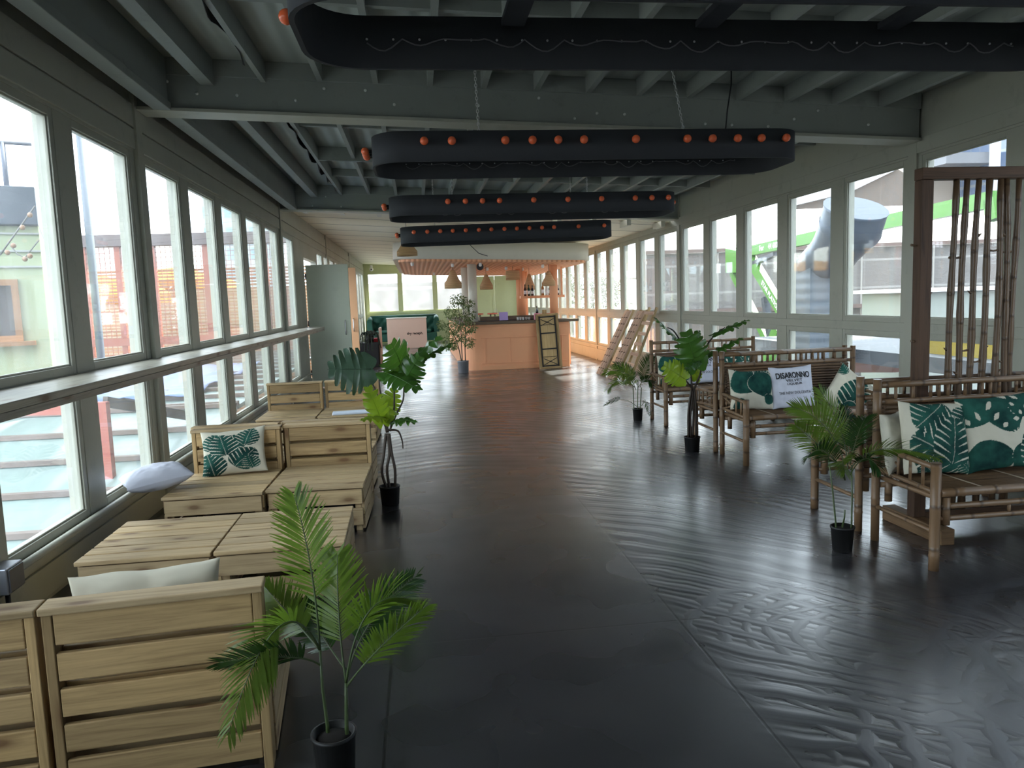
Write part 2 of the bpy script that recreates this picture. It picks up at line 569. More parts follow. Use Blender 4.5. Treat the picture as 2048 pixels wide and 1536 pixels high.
# flat cream board ceiling over the back part
def c2z(x): return 3.25-.066*(x+2.1)
def cream_boards():
    m = mat('cream ceiling boards', (.66, .62, .50), .55); t = NT(m)
    X, Y, Z = t.sep(t.co())
    f = t.math('ABSOLUTE', t.math('SUBTRACT', t.math('FRACT', t.math('DIVIDE', Y, 1.22)), .5))
    j = t.ramp(f, [(.472, 0), (.484, 1)])
    n = t.noise(t.co(), .8, 4)
    c = t.mix(n, (.74, .69, .55), (.82, .77, .63))
    t.base(t.mix(j, c, (.06, .05, .04))); t.bump(j, -.6, .01)
    return m
m_ = MB(); b = 0
for y in (12.95, Y1+.2):
    for x in (-2.3, 4.7):
        for dz in (0, .05): m_.v.append((x, y, c2z(x)+dz))
for q in ((0, 2, 6, 4), (1, 5, 7, 3), (0, 1, 3, 2), (4, 6, 7, 5), (0, 4, 5, 1), (2, 3, 7, 6)): m_.face(q)
struct(m_.build('ceiling', cream_boards()))

for k in range(11):
    x = -1.75+k*.6
    m_ = MB(); m_.b2(x-.035, x+.035, 12.69, 13.15, c2z(x)-.11, c2z(x)-.012); m_.build('rafter_end', M['cream'], ceil)

# ---- side walls ------------------------------------------------------------
WN = [0]


def window(x, yc, z0, z1, wid, side, proto={}):
    """one glazed sash: frame + pane, at wall plane x; side -1 left wall, +1 right wall; z0..z1 glass, wid glass width"""
    key = (round(z0, 3), round(z1, 3), round(wid, 3), side)
    WN[0] += 1
    if key not in proto:
        m_ = MB(); f = .05; h = wid/2
        a, c = (0, .075)
        xo = -side
        def bx(y0, y1, za, zb, d0=0., d1=.07): m_.b2(side*d0, side*d1, y0, y1, za, zb)
        bx(-h-f, -h, z0-f, z1+f); bx(h, h+f, z0-f, z1+f); bx(-h, h, z0-f, z0); bx(-h, h, z1, z1+f)
        # glazing bead
        bx(-h, -h+.012, z0, z1, .012, .028); bx(h-.012, h, z0, z1, .012, .028)
        bx(-h+.012, h-.012, z0, z0+.012, .012, .028); bx(-h+.012, h-.012, z1-.012, z1, .012, .028)
        fr = m_.build('window_%d' % WN[0], M['sage'], None, .003)
        m_ = MB(); m_.b2(side*.030, side*.034, -h, h, z0, z1)
        pn = m_.build('pane', M['glass'], fr)
        fr.location = (x, yc, 0); struct(fr); proto[key] = (fr, pn)
        return fr
    fr0, pn0 = proto[key]
    fr = fr0.copy(); fr.name = 'window_%d' % WN[0]; COL.objects.link(fr); fr.location = (x, yc, 0)
    pn = pn0.copy(); COL.objects.link(pn); pn.parent = fr
    return fr


def wall_side(name, xi, side, zs, cells, ztop, posts):
    """xi inner face; cells: list of (y0,y1,kind) glass cells"""
    z0, z1, z2, z3 = zs        # lower glass bottom/top, upper glass bottom/top
    f = .05
    m_ = MB()
    T_ = .12
    xo = xi+side*T_
    xs = sorted((xi, xo))
    def bx(y0, y1, za, zb, t0=0., t1=T_):
        a, b_ = sorted((xi+side*t0, xi+side*t1)); m_.b2(a, b_, y0, y1, za, zb)
    ya, yb = Y0, Y1
    ds = [c for c in cells if c[2] == 'door']
    segs = []; cur = ya
    for d in ds: segs.append((cur, d[0])); cur = d[1]
    segs.append((cur, yb))
    for a, b_ in segs:
        bx(a, b_, 0, z0-f); bx(a, b_, z1+f, z2-f)
    bx(ya, yb, z3+f, ztop)
    gl = sorted([c for c in cells], key=lambda c: c[0])
    cur = ya
    for c in gl:
        g0, g1 = (c[0]-f, c[1]+f) if c[2] == 'glass' else (c[0], c[1])
        if g0 > cur+.001:
            bx(cur, g0, z0-f, z1+f); bx(cur, g0, z2-f, z3+f)
        cur = g1
    bx(cur, yb, z0-f, z1+f); bx(cur, yb, z2-f, z3+f)
    for c in gl:
        if c[2] == 'door':
            bx(c[0], c[1], z3-.22, z3+f)
    # raised horizontal boards on the header and lower wall
    e = -.018
    hb = (z3+f+.02, z3+f+.15) if side > 0 else (z3+f+.02, z3+f+.17)
    bx(ya, yb, hb[0], hb[1]-.0, e, 0)
    if side < 0:
        bx(ya, yb, z3+f+.185, min(ztop-.01, z3+f+.36), e, 0)
    for a, b_ in segs:
        bx(a, b_, .03, z0-f-.10, e, 0)
        bx(a, b_, z0-f-.03, z0-f, e*1.6, 0)
    for y in posts:
        p = .035 if side < 0 else .02
        w_ = .065 if side < 0 else .06
        bx(y-w_, y+w_, 0, ztop, -p, 0)
    o = struct(m_.build(name, M['sage'], None, .003))
    for c in gl:
        if c[2] == 'glass':
            yc = (c[0]+c[1])/2; wd = c[1]-c[0]
            window(xi+side*.004, yc, z0, z1, wd, side); window(xi+side*.004, yc, z2, z3, wd, side)
    return o


H = .455
left = [(6.25-.61-H+.0-1.22*k, 6.25-.61+H-1.22*k, 'glass') for k in range(0, 7)]
left += [(6.86-H+1.22*k, 6.86+H+1.22*k, 'glass') for k in range(5)]
left += [(12.75, 13.72, 'glass'), (14.9, 16.7, 'door')]
left += [(17.4-H+1.22*k, 17.4+H+1.22*k, 'glass') for k in range(11)]
left = [c for c in left if c[0] > Y0+.1]
wall_side('wall_left', XL, -1, (.35, 1.12, 1.25, 2.73), left, 3.75, (.2, 6.3, 12.45, 18.6, 24.8))
right = [(5.79-H+1.22*k, 5.79+H+1.22*k, 'glass') for k in range(-7, 21)]
right = [c for c in right if c[0] > Y0+.1 and c[1] < Y1-.1]
wall_side('wall_right', XR, 1, (.434, 1.085, 1.272, 2.65), right, 3.45, (.3, 6.4, 12.5, 18.6, 24.7))

# transom glass over the double doors
# wall behind the camera
m_ = MB(); m_.b2(-2.2, 4.6, Y0-.12, Y0, 0, 3.8)
struct(m_.build('wall_back', M['sage']))

# far wall with wide windows and a pair of doors
ex = [at(x, 580, Y=Y1).x for x in (736, 797, 803.5, 866.5, 873, 926)]
wins = [(ex[0], ex[1]), (ex[2], ex[3]), (ex[4], ex[5]), (4.22-.75, 4.22-.2+.0)]
doorx = (at(938, 580, Y=Y1).x, at(1040, 580, Y=Y1).x)
wins[3] = (doorx[1]+.12, doorx[1]+.50)
m_ = MB()
zb, zt = 1.28, 2.84
def bx(x0, x1, za, zb_, y0=0., y1=.12): m_.b2(x0, x1, Y1+y0, Y1+y1, za, zb_)
bx(-2.2, 4.6, zt, 3.6)
edges = sorted([(-2.2, wins[0][0]), (wins[0][1], wins[1][0]), (wins[1][1], wins[2][0]), (wins[2][1], doorx[0]), (doorx[1], wins[3][0]), (wins[3][1], 4.6)])
for a, b_ in edges: bx(a, b_, 0, zt)
for a, b_ in wins: bx(a, b_, 0, zb)
bx(doorx[0], doorx[1], 2.62, zt)
bx(-2.05, doorx[0]-.05, zb-.10, zb, -.04, 0)
bx(-2.05, doorx[0]-.05, .0, .12, -.02, 0)
struct(m_.build('wall_far', M['sagepale'], None, .004))
for a, b_ in wins:
    WN[0] += 1
    m_ = MB(); bx(a, a+.03, zb, zt, -.0, .05); bx(b_-.03, b_, zb, zt, .0, .05); bx(a+.03, b_-.03, zb, zb+.03, 0, .05); bx(a+.03, b_-.03, zt-.03, zt, 0, .05)
    fr = struct(m_.build('window_%d' % WN[0], M['sagepale']))
    m_ = MB(); bx(a+.03, b_-.03, zb+.03, zt-.03, .03, .034); m_.build('pane', M['glass'], fr)
dm = (doorx[0]+doorx[1])/2
DN = 0
for i, (a, b_) in enumerate(((doorx[0]+.01, dm-.005), (dm+.005, doorx[1]-.01))):
    m_ = MB(); bx(a, b_, .02, 2.61, .02, .07)
    m_.b2(a, a+.1, Y1, Y1+.02, .02, 2.61); m_.b2(b_-.1, b_, Y1, Y1+.02, .02, 2.61); m_.b2(a+.1, b_-.1, Y1, Y1+.02, 2.48, 2.61)
    d_ = struct(m_.build('door_%d' % (i+1), M['sagepale'], None, .004))
    m_ = MB(); xx = b_-.05 if i == 0 else a+.05
    m_.tube([(xx, Y1-.03, 1.0), (xx, Y1-.05, 1.05), (xx, Y1-.05, 1.2), (xx, Y1-.03, 1.25)], .01, 8); m_.build('door_handle', M['steel'], d_)

# double door in the left wall, both leaves swung in
for i, (yh, ang, mm, ht) in enumerate(((14.93, R(-4), M['sage'], 2.36), (16.67, R(3), M['peach'], 2.38))):
    wl = .80
    m_ = MB(); m_.b2(0, wl, -.02, .02, .02, ht)
    m_.b2(wl-.004, wl, -.021, .021, .02, ht)
    d_ = struct(m_.build('door_%d' % (i+3), painted('door paint', (.60, .64, .52) if i == 0 else (.62, .36, .20), .45, .06, 2, .1), None, .002))
    d_.location = (XL+.02, yh, 0); d_.rotation_euler.z = ang
    m_ = MB()
    m_.tube([(wl-.10, -.02, 1.02), (wl-.10, -.055, 1.04), (wl-.10, -.062, 1.09), (wl-.10, -.062, 1.22), (wl-.10, -.055, 1.27), (wl-.10, -.02, 1.29)], .012, 8)
    m_.build('door_handle', M['steel'], d_)
    for z in (.3, 1.25, 2.15):
        m_ = MB(); m_.tube([(-.005, -.02, z-.05), (-.005, -.02, z+.05)], .012, 8); m_.build('hinge', M['blackmetal'], d_)

# long shelf below the left windows
m_ = MB(); m_.b2(XL, -1.74, Y0, 14.6, 1.155, 1.195)
sh = m_.build('wall_shelf', M['shelf'], None, .004)
tag(sh, 'long weathered shelf board running under the left upper windows', 'shelf')
m_ = MB(); m_.b2(-1.765, -1.738, Y0, 14.6, 1.120, 1.155); m_.build('shelf_edge', M['shelf'], sh)

# pipe and switch box low on the left wall
m_ = MB()
m_.tube([(XL+.045, 3.92, .30), (XL+.045, 4.6, .30), (XL+.045, 14.0, .30)], .022, 10)
p_ = m_.build('wall_conduit', M['sage']); tag(p_, 'sage painted pipe running low along the left window wall', 'pipe')
b_ = empty('socket_box', (XL+.05, 3.82, .30)); tag(b_, 'grey metal cable box on the left wall beside the pallet table', 'electrical box')
m_ = MB(); m_.box((0, 0, 0), (.09, .15, .13)); m_.build('box_body', mat('grey box metal', (.28, .29, .33), .35, .6), b_, .006)
m_ = MB(); m_.box((.049, 0, 0), (.008, .13, .11)); m_.build('box_lid', mat('dark box lid', (.08, .08, .09), .4), b_, .002)
m_ = MB(); m_.tube([(0, 0, -.065), (0, 0, -.29)], .012, 8); m_.build('cable', M['blackmetal'], b_)


# ------------------------------------------------------------------ hanging light rings
def light_ring(yn, yf, xa, xb, z0, h, bulbs, endl, endr, name_label, tilt=0., chains=(), wire=True, bars=3, seed=1):
    """stadium shaped black band; yn..yf depth; bulbs: x positions on the near face"""
    rnd = random.Random(seed)
    t_ = empty('hanging_light_ring', ((xa+xb)/2, (yn+yf)/2, z0))
    tag(t_, name_label, 'hanging light', 'black light rings hung in a row from the roof')
    if tilt: t_.rotation_euler = (0, tilt, 0)
    cx, cy = (xa+xb)/2, (yn+yf)/2
    hx, hy = (xb-xa)/2, (yf-yn)/2
    rc = hy*.62
    path = []
    for (sx, sy, a0) in ((1, 1, 0), (-1, 1, 90), (-1, -1, 180), (1, -1, 270)):
        for k in range(9):
            a = R(a0+k*90/8)
            path.append((sx*(hx-rc)+rc*math.cos(a), sy*(hy-rc)+rc*math.sin(a)))
    n = len(path); th = .018
    m_ = MB()
    inn = []
    for i in range(n):
        a, c = Vector(path[i-1]), Vector(path[(i+1) % n]); d = (c-a).normalized(); nrm = Vector((d.y, -d.x))
        inn.append((path[i][0]-nrm.x*th, path[i][1]-nrm.y*th))
    for pth in (path, inn):
        for z in (0, h):
            for x, y in pth: m_.v.append((x, y, z))
    for i in range(n):
        j = (i+1) % n
        m_.face((i, j, n+j, n+i), None, True); m_.face((2*n+j, 2*n+i, 3*n+i, 3*n+j), None, True)
        m_.face((j, i, 2*n+i, 2*n+j)); m_.face((n+i, n+j, 3*n+j, 3*n+i))
    m_.build('band', M['black'], t_)
    for k in range(bars):
        x = -hx+(k+1)*2*hx/(bars+1)
        m_ = MB(); m_.b2(x-.045, x+.045, -hy+.02, hy-.02, h-.035, h-.01); m_.build('cross_bar', M['black'], t_)
    zb = h*.62
    def bulb(x, y, dx, dy):
        m_ = MB(); q = Vector((dx, dy, 0)).to_track_quat('Z', 'Y').to_matrix().to_4x4()
        T4 = Matrix.Translation((x, y, zb)) @ q
        m_.lathe([(.014, 0), (.014, .03), (.0135, .032)], (0, 0, 0), 10, True, T4)
        s_ = m_.build('bulb_socket', M['socket'], t_)
        m_ = MB(); r_ = .028
        m_.lathe([(max(1e-4, r_*math.sin(PI*i/8)), .048-r_*math.cos(PI*i/8)) for i in range(9)], (0, 0, 0), 14, True, T4)
        m_.build('bulb', M['orange'], t_)
    for bxp in bulbs: bulb(bxp-cx, -hy, 0, -1)
    for (a, side) in [(a, -1) for a in endl]+[(a, 1) for a in endr]:
        # on the end curves, a = y fraction -1..1
        y = a*(hy-rc*.4); x = side*(hx-(0 if abs(y) < hy-rc else rc-math.sqrt(max(0, rc*rc-(abs(y)-(hy-rc))**2))))
        bulb(x, y, side, a*.2)
    if wire:
        m_ = MB(); pts = []
        N = 120
        for k in range(N+1):
            x = -hx+rc+(2*hx-2*rc)*k/N
            pts.append((x, hy-th-.012-.006*abs(math.sin(k)), h*.55-.042*abs(math.sin(k*PI/7+.4))*(.6+.5*math.sin(k*.23+seed))))
        m_.tube(pts, .0030, 5); m_.build('wire', mat('dull wire', (.14, .13, .14), .4), t_)
        m_ = MB()
        for k in range(28):
            x = -hx+rc+(2*hx-2*rc)*k/27
            m_.ball((x, hy-th-.003, h*.55), .005, 6, 4)
        o = m_.build('rivet', M['steel'], t_); o['kind'] = 'stuff'
    for (x, y, ln, lx) in chains:
        m_ = MB(); L = int((roofz(x)+RT-z0-h)/.022) if y < 12 else int(ln/.022)
        for k in range(L):
            z = h+k*.022; off = lx*k/L
            a = k % 2*PI/2
            pts = []
            for q in range(9):
                th_ = 2*PI*q/8
                pts.append((x-cx+off+.008*math.cos(th_)*math.cos(a), y-cy+.008*math.cos(th_)*math.sin(a), z+.014*math.sin(th_)))
            m_.tube(pts, .0026, 5, False)
        m_.build('chain', M['steel'], t_)
    return t_


def xs_at(pxs, y, Y): return [at(p, y, Y=Y).x for p in pxs]


light_ring(2.36, 3.07, -.36, 2.78, 2.455, .195, [], (.55, .95), (), 'black oval light ring nearest the camera, cut off by the top of the photo', chains=((.9, 2.6, .6, 0),), seed=1)
light_ring(5.1, 5.82, -.25, 2.75, 2.478, .195, xs_at((848, 903, 1009, 1063, 1114, 1165, 1268, 1370, 1420, 1470, 1517, 1566), 283, 5.1),
           (-.3, .05, .35), (0,), 'second black oval light ring from the camera, with twelve orange bulbs along its face', 0, chains=((.5, 5.5, .55, -.02), (2.0, 5.45, .55, -.12)), seed=2)
light_ring(7.65, 8.37, -.23, 2.75, 2.425, .195, xs_at((895, 930, 964, 998, 1066, 1134, 1201, 1268, 1301, 1334), 398, 7.65),
           (-.5, .1), (0,), 'third black oval light ring, hung between the two big roof beams', 0, chains=((.42, 8.0, .8, 0), (1.85, 8.0, .8, .0)), seed=3)
light_ring(10.2, 10.95, -.17, 2.74, 2.375, .215, xs_at((827, 854, 880, 905, 931, 957, 982, 1008, 1033, 1058, 1083, 1107, 1156, 1207), 450, 10.2),
           (-.4, 0, .4), (), 'farthest black oval light ring, hung just before the cream ceiling', -.012, chains=((.3, 10.5, .9, 0), (2.2, 10.5, .9, 0)), seed=4)
# black flex hanging to the second ring
m_ = MB(); p0 = Vector((2.33, 5.4, 3.25)); m_.tube([p0, p0+Vector((0, 0, -.2)), p0+Vector((-.03, 0, -.38)), p0+Vector((-.045, 0, -.52))], .006, 6)
tag(m_.build('power_flex', M['blackmetal']), 'black flex dropping from the roof to the second light ring', 'cable')


# ------------------------------------------------------------------ pallet furniture
def base_parts(root, wd=.655, dp=.72, z=.33, mm=None, top=True):
    mm = mm or M['pine2']
    m_ = MB(); n = 6; g = .016; bw = (dp-(n-1)*g+.01)/n
    for k in range(n):
        y = -.01+k*(bw+g)
        m_.b2(0, wd, y, y+bw, z-.022, z)
    m_.build('seat_slats' if top else 'top_slats', mm, root, .004)
    for yy in (.004, dp-.026):
        m_ = MB()
        for z0, z1 in ((.195, .300), (.045, .165)): m_.b2(.012, wd-.012, yy, yy+.022, z0, z1)
        m_.build('front_panel' if yy < .1 else 'rear_panel', mm, root, .003)
    for x in (0.0, wd-.022):
        m_ = MB()
        for z0, z1 in ((.212, .300), (.115, .200), (.015, .103)): m_.b2(x, x+.022, .028, dp-.028, z0, z1)
        m_.build('side_panel', mm, root, .003)
    for x in (.024, wd-.064):
        for y in (.030, dp-.07):
            m_ = MB(); m_.b2(x, x+.04, y, y+.04, 0, z-.023); m_.build('leg', mm, root, .002)


def pallet_sofa(loc, rz, label, wd=.655, group='pallet wood sofa units by the left windows'):
    """front edge at y=0, back at y=.80; x 0..wd"""
    r = empty('pallet_sofa', loc, rz); tag(r, label, 'sofa', group)
    base_parts(r, wd, .72, .33)
    b_ = empty('backrest', (0, 0, 0)); b_.parent = r
    bk = MB(); y0, y1 = .728, .806
    for x in (.002, wd-.032):
        bk = MB(); bk.b2(x, x+.030, y0, y1, .02, .635); bk.build('back_post', M['pine'], b_, .003)
    m_ = MB(); z = .05
    hs = (.534, .634), (.416, .508), (.298, .390), (.180, .272), (.062, .154)
    for z0, z1 in hs: m_.b2(.034, wd-.034, y1-.024, y1-.002, z0, z1)
    for z0, z1 in hs[:3]: m_.b2(.034, wd-.034, y0+.002, y0+.024, z0, z1)
    m_.build('back_slats', M['pine'], b_, .004)
    m_ = MB(); m_.b2(-.004, wd+.004, y0-.008, y1+.012, .636, .660); m_.build('top_rail', M['pine2'], b_, .005)
    return r


def pallet_table(loc, rz, label):
    r = empty('pallet_table', loc, rz); tag(r, label, 'table', 'pallet wood tables by the left windows')
    base_parts(r, .655, .72, .33, top=False)
    return r


def face_back(x, y, a): return (x, y, 0), PI+a
# near sofa turned away from the camera (its back is towards us): front edge faces +y
aA = R(5.5)
def placeA(xr, yb):  # right rear corner at world (xr,yb), facing +y
    # local x runs towards -X after 180 turn; local (0,.806) is the rear right corner
    r = PI+aA
    c, s = math.cos(r), math.sin(r)
    lx, ly = 0, .806
    return (xr-(c*lx-s*ly), yb-(s*lx+c*ly), 0), r
loc, rz = placeA(-.545, 2.46)
pallet_sofa(loc, rz, 'nearest pallet sofa unit, its slatted back to the camera behind the big palm')
loc, rz = placeA(-.545-.668*math.cos(aA), 2.46-.668*math.sin(aA))
pallet_sofa(loc, rz, 'pallet sofa unit cut off at the lower left corner of the photo')
pallet_table((-1.088, 3.90, 0), R(1.0), 'slatted pallet table unit on the aisle side, behind the nearest sofa')
pallet_table((-1.755, 3.89, 0), R(.5), 'slatted pallet table unit on the window side, behind the nearest sofa')
pallet_sofa((-1.078, 5.19, 0), R(-1.5), 'empty pallet sofa unit facing the camera, beside the tall monstera')
pallet_sofa((-1.745, 5.16, 0), R(-.5), 'pallet sofa unit facing the camera with the leaf cushion on it')
pallet_sofa((-.42, 6.87, 0), PI-R(2), 'pallet sofa unit back to back with the empty one, on the aisle side')
pallet_sofa((-1.11, 6.84, 0), PI-R(1), 'pallet sofa unit back to back with the leaf cushion one, by the window')
pallet_sofa((-1.17, 8.62, 0), R(-1), 'farthest pallet sofa unit on the aisle side, before the green door')
pallet_sofa((-1.84, 8.60, 0), R(0), 'farthest pallet sofa unit, in the corner by the window')
m_ = MB(); m_.box((-.78, 8.72, .345), (.46, .16, .03), Matrix.Rotation(R(4), 3, 'Z'))
tag(m_.build('folded_cloth', mat('pale blue cloth', (.62, .68, .78), .9), None, .01), 'pale blue folded cloth on the front edge of the farthest pallet sofa', 'cloth')


# ------------------------------------------------------------------ cushions
def leaf_in(x, y, kind=0):
    """is (x,y) in a monstera leaf, midrib along +y 0..1, |x| < .5"""
    if not (0 < y < 1):
        return -1.
    w_ = .50*math.sin(PI*min(1, y**.72))**.55
    ax = abs(x)
    if ax > w_: return -1.
    s_ = y-.45*ax
    k = (s_*6.3) % 1
    rel = ax/max(w_, 1e-4)
    if kind == 0:
        if rel > .22 and k < .24*min(1, (rel-.15)*2.): return 0.
        if ax < .008: return .35
        return 1.
    if kind == 1:      # big leaf with holes
        if .25 < rel < .75 and abs(((s_*3.6) % 1)-.5) < .20*math.sin((rel-.25)/.5*PI): return 0.
        return 1.
    if kind == 2:      # banana blade leaf
        if rel > .25 and k < .30*(rel-.1): return 0.
        return 1.
    return 1. if rel < .96 else 0.


def cushion(name, loc, rot, w_, h_, T_, leaves, label, cat='cushion', group='cushions on the benches and sofas', base='print', text=None, n=70, scale_ears=.07, seed=0):
    """local: x right, z up, front faces -y; origin bottom centre"""
    def surf(u, v, side):
        X = u*(1-scale_ears*(1-v*v))*w_/2; Z = v*(1-scale_ears*(1-u*u))*h_/2+h_/2
        th = T_*max(0, (1-u**2)*(1-v**2))**.42
        wr = noise.noise(Vector((u*2.2+seed, v*2.2, seed)))*.012+noise.noise(Vector((u*6+seed, v*5, seed+3)))*.004
        ed = max(0, 1-max(abs(u), abs(v))**6)
        return Vector((X, side*(th/2+wr*ed*side*side), Z + (noise.noise(Vector((u*1.5, v, seed+9)))*.012)*(abs(v))))
    m_ = MB(); vals = []
    rnd = random.Random(seed)
    for side in (-1, 1):
        for i in range(n+1):
            for j in range(n+1):
                u = -1+2*i/n; v = -1+2*j/n
                m_.v.append(tuple(surf(u, v, side)))
                val = 0.
                if base == 'print' :
                    for (lx, ly, ang, sc, kind) in leaves:
                        dx, dy = u*.5-lx, v*.5-ly
                        c, s = math.cos(-ang), math.sin(-ang)
                        lv = leaf_in((c*dx-s*dy)/sc, (s*dx+c*dy)/sc, kind)
                        if lv >= 0: val = lv
                    if side > 0: val = 0
                vals.append(val)
    N = (n+1)*(n+1)
    for s_ in (0, 1):
        for i in range(n):
            for j in range(n):
                q = [s_*N+i*(n+1)+j, s_*N+(i+1)*(n+1)+j, s_*N+(i+1)*(n+1)+j+1, s_*N+i*(n+1)+j+1]
                if s_: q.reverse()
                m_.face(q, None, True)
    o = m_.build(name, M['print'] if base == 'print' else (M['clothwhite'] if base == 'white' else M['clothcream']))
    if base == 'print':
        a = o.data.attributes.new('print', 'FLOAT', 'POINT')
        a.data.foreach_set('value', vals)
    o.location = loc; o.rotation_euler = rot
    tag(o, label, cat, group)
    if text:
        for body, size, zc, bold, sx in text:
            def sf(p):
                u = p.x/(w_/2); v = (p.z-h_/2)/(h_/2)
                q = surf(max(-.99, min(.99, u)), max(-.99, min(.99, v)), -1)
                return Vector((p.x, q.y-.0025, p.z))
            text_mesh('print_text', body, size, M['ink'], o, Matrix.Translation((0, 0, h_*zc)) @ Matrix.Rotation(R(90), 4, 'X'), sf, bold, sx)
    return o


D_ = [('DISARONNO', .078, .76, .0022, .70), ('VELVET', .036, .64, .0004, 1.35), ('LIQUEUR', .028, .56, .0004, 1.25), ('THE NEW DOLCEVITA', .036, .35, .0002, .84)]
mon = [(-.30, -.52, .25, .52, 0), (-.33, .02, -.15, .40, 0), (-.12, .05, -.9, .42, 0), (.02, -.36, -.75, .50, 0), (.20, .10, -.25, .40, 0), (.30, -.42, .2, .30, 0), (-.1, -.1, .2, .5, 0)]
mon2 = [(.30, -.40, 1.05, .85, 0), (.12, .50, 2.2, .62, 0), (.50, .35, 2.4, .45, 0), (.48, -.48, .9, .28, 0), (.15, -.38, -.12, .68, 0), (-.10, -.50, 1.0, .25, 0)]
bold = [(-.20, .55, 2.35, .58, 1), (-.05, .58, 3.5, .62, 1), (.52, .52, 2.2, .45, 1), (-.50, -.42, -1.45, .62, 3), (.10, -.46, -1.2, .48, 3), (.52, -.50, .25, .55, 2)]
blade = [(.02, .42, 1.35, .42, 2), (.02, .40, 2.35, .66, 3), (.04, .42, -1.75, .40, 2), (.04, .40, 3.65, .66, 3), (.25, -.28, -1.3, .28, 3), (-.2, -.30, 2.2, .3, 3)]
peak = [(.15, -.45, .05, .90, 2), (.20, -.45, -.7, .5, 2), (-.35, .3, .9, .3, 2), (-.05, -.48, -1.5, .6, 3)]

cushion('cushion', (-1.40, 5.74, .332), (R(-22), R(-3), R(4)), .47, .35, .13, mon, 'green monstera print cushion on the window side pallet sofa', seed=3, n=110)
c_ = cushion('cushion', (-2.02, 5.26, .41), (R(-84), 0, R(-62)), .40, .42, .17, [], 'plain white cushion lying between the left window sill and pallet sofa', base='white', seed=5)
cushion('cushion', (-.97, 2.64, .335), (R(10), R(2), R(184)), .50, .34, .13, mon2, 'cream backed leaf cushion leaning behind the nearest pallet sofa back', seed=8)
# on the nearest bamboo bench
cushion('cushion', (2.97, 3.98, .455), (R(-14), R(4), R(3)), .44, .43, .15, mon2, 'monstera print cushion at the aisle end of the nearest bamboo bench', seed=11, n=120)
cushion('cushion', (3.39, 3.98, .455), (R(-14), R(-2), R(-2)), .46, .45, .15, bold, 'bold split leaf cushion in the middle of the nearest bamboo bench', seed=13, n=120)
cushion('cushion', (3.83, 4.0, .455), (R(-14), R(3), R(2)), .44, .44, .15, mon, 'leaf cushion on the nearest bamboo bench cut by the right photo edge', seed=15)
cushion('cushion', (2.86, 4.13, .455), (R(-10), R(0), R(30)), .36, .36, .10, [], 'plain cream cushion tucked behind the aisle end leaf cushion', base='cream', seed=16, n=30)
# second bench
cushion('cushion', (3.08, 6.68, .455), (R(-13), R(3), R(2)), .44, .38, .14, blade, 'dark blade leaf cushion at the aisle end of the middle bench', seed=21, n=100)
cushion('cushion', (3.49, 6.66, .455), (R(-13), R(-2), R(-4)), .42, .40, .13, [], 'white cushion with black lettering in the middle of the middle bench', base='white', text=D_, seed=23, n=60)
cushion('cushion', (3.93, 6.68, .40), (R(-12), R(38), R(-5)), .42, .42, .14, peak, 'green leaf cushion tipped on its corner at the window end of the middle bench', seed=27, n=100)
# far bench
cushion('cushion', (3.10, 8.92, .455), (R(-13), R(3), R(2)), .42, .36, .14, blade, 'leaf cushion at the aisle end of the farthest bamboo bench', seed=31, n=60)
cushion('cushion', (3.50, 8.90, .455), (R(-13), R(-1), R(0)), .42, .38, .13, [], 'white cushion with black lettering on the farthest bamboo bench', base='white', text=D_, seed=33, n=50)
cushion('cushion', (3.90, 8.92, .455), (R(-13), R(3), R(-2)), .42, .36, .14, bold, 'leaf cushion at the window end of the farthest bamboo bench', seed=35, n=60)
# on the benches that face away
cushion('cushion', (3.20, 7.30, .455), (R(-14), R(-3), PI), .44, .42, .14, mon, 'leaf cushion on the bench back to back with the middle one', seed=41, n=40)
cushion('cushion', (3.70, 7.30, .455), (R(-14), R(3), PI), .44, .40, .14, mon2, 'second leaf cushion on the bench back to back with the middle one', seed=43, n=40)


# ------------------------------------------------------------------ bamboo benches
def bpole(mb, p0, p1, r_, node=.24, n=10):
    p0, p1 = Vector(p0), Vector(p1); L = (p1-p0).length; d = (p1-p0)/L
    pts = []; rr = []
    off = random.uniform(.03, node)
    zs = [0.]
    k = off
    while k < L-.012:
        zs += [k-.008, k, k+.008]; k += node*random.uniform(.85, 1.15)
    zs += [L]
    zs = sorted(z for z in zs if 0 <= z <= L)
    for z in zs:
        pts.append(p0+d*z)
        isn = any(abs(z-zz) < 1e-6 for zz in zs[2::3]) if len(zs) > 4 else False
        rr.append(r_*(1.10 if isn else 1.))
    mb.tube(pts, rr, n)


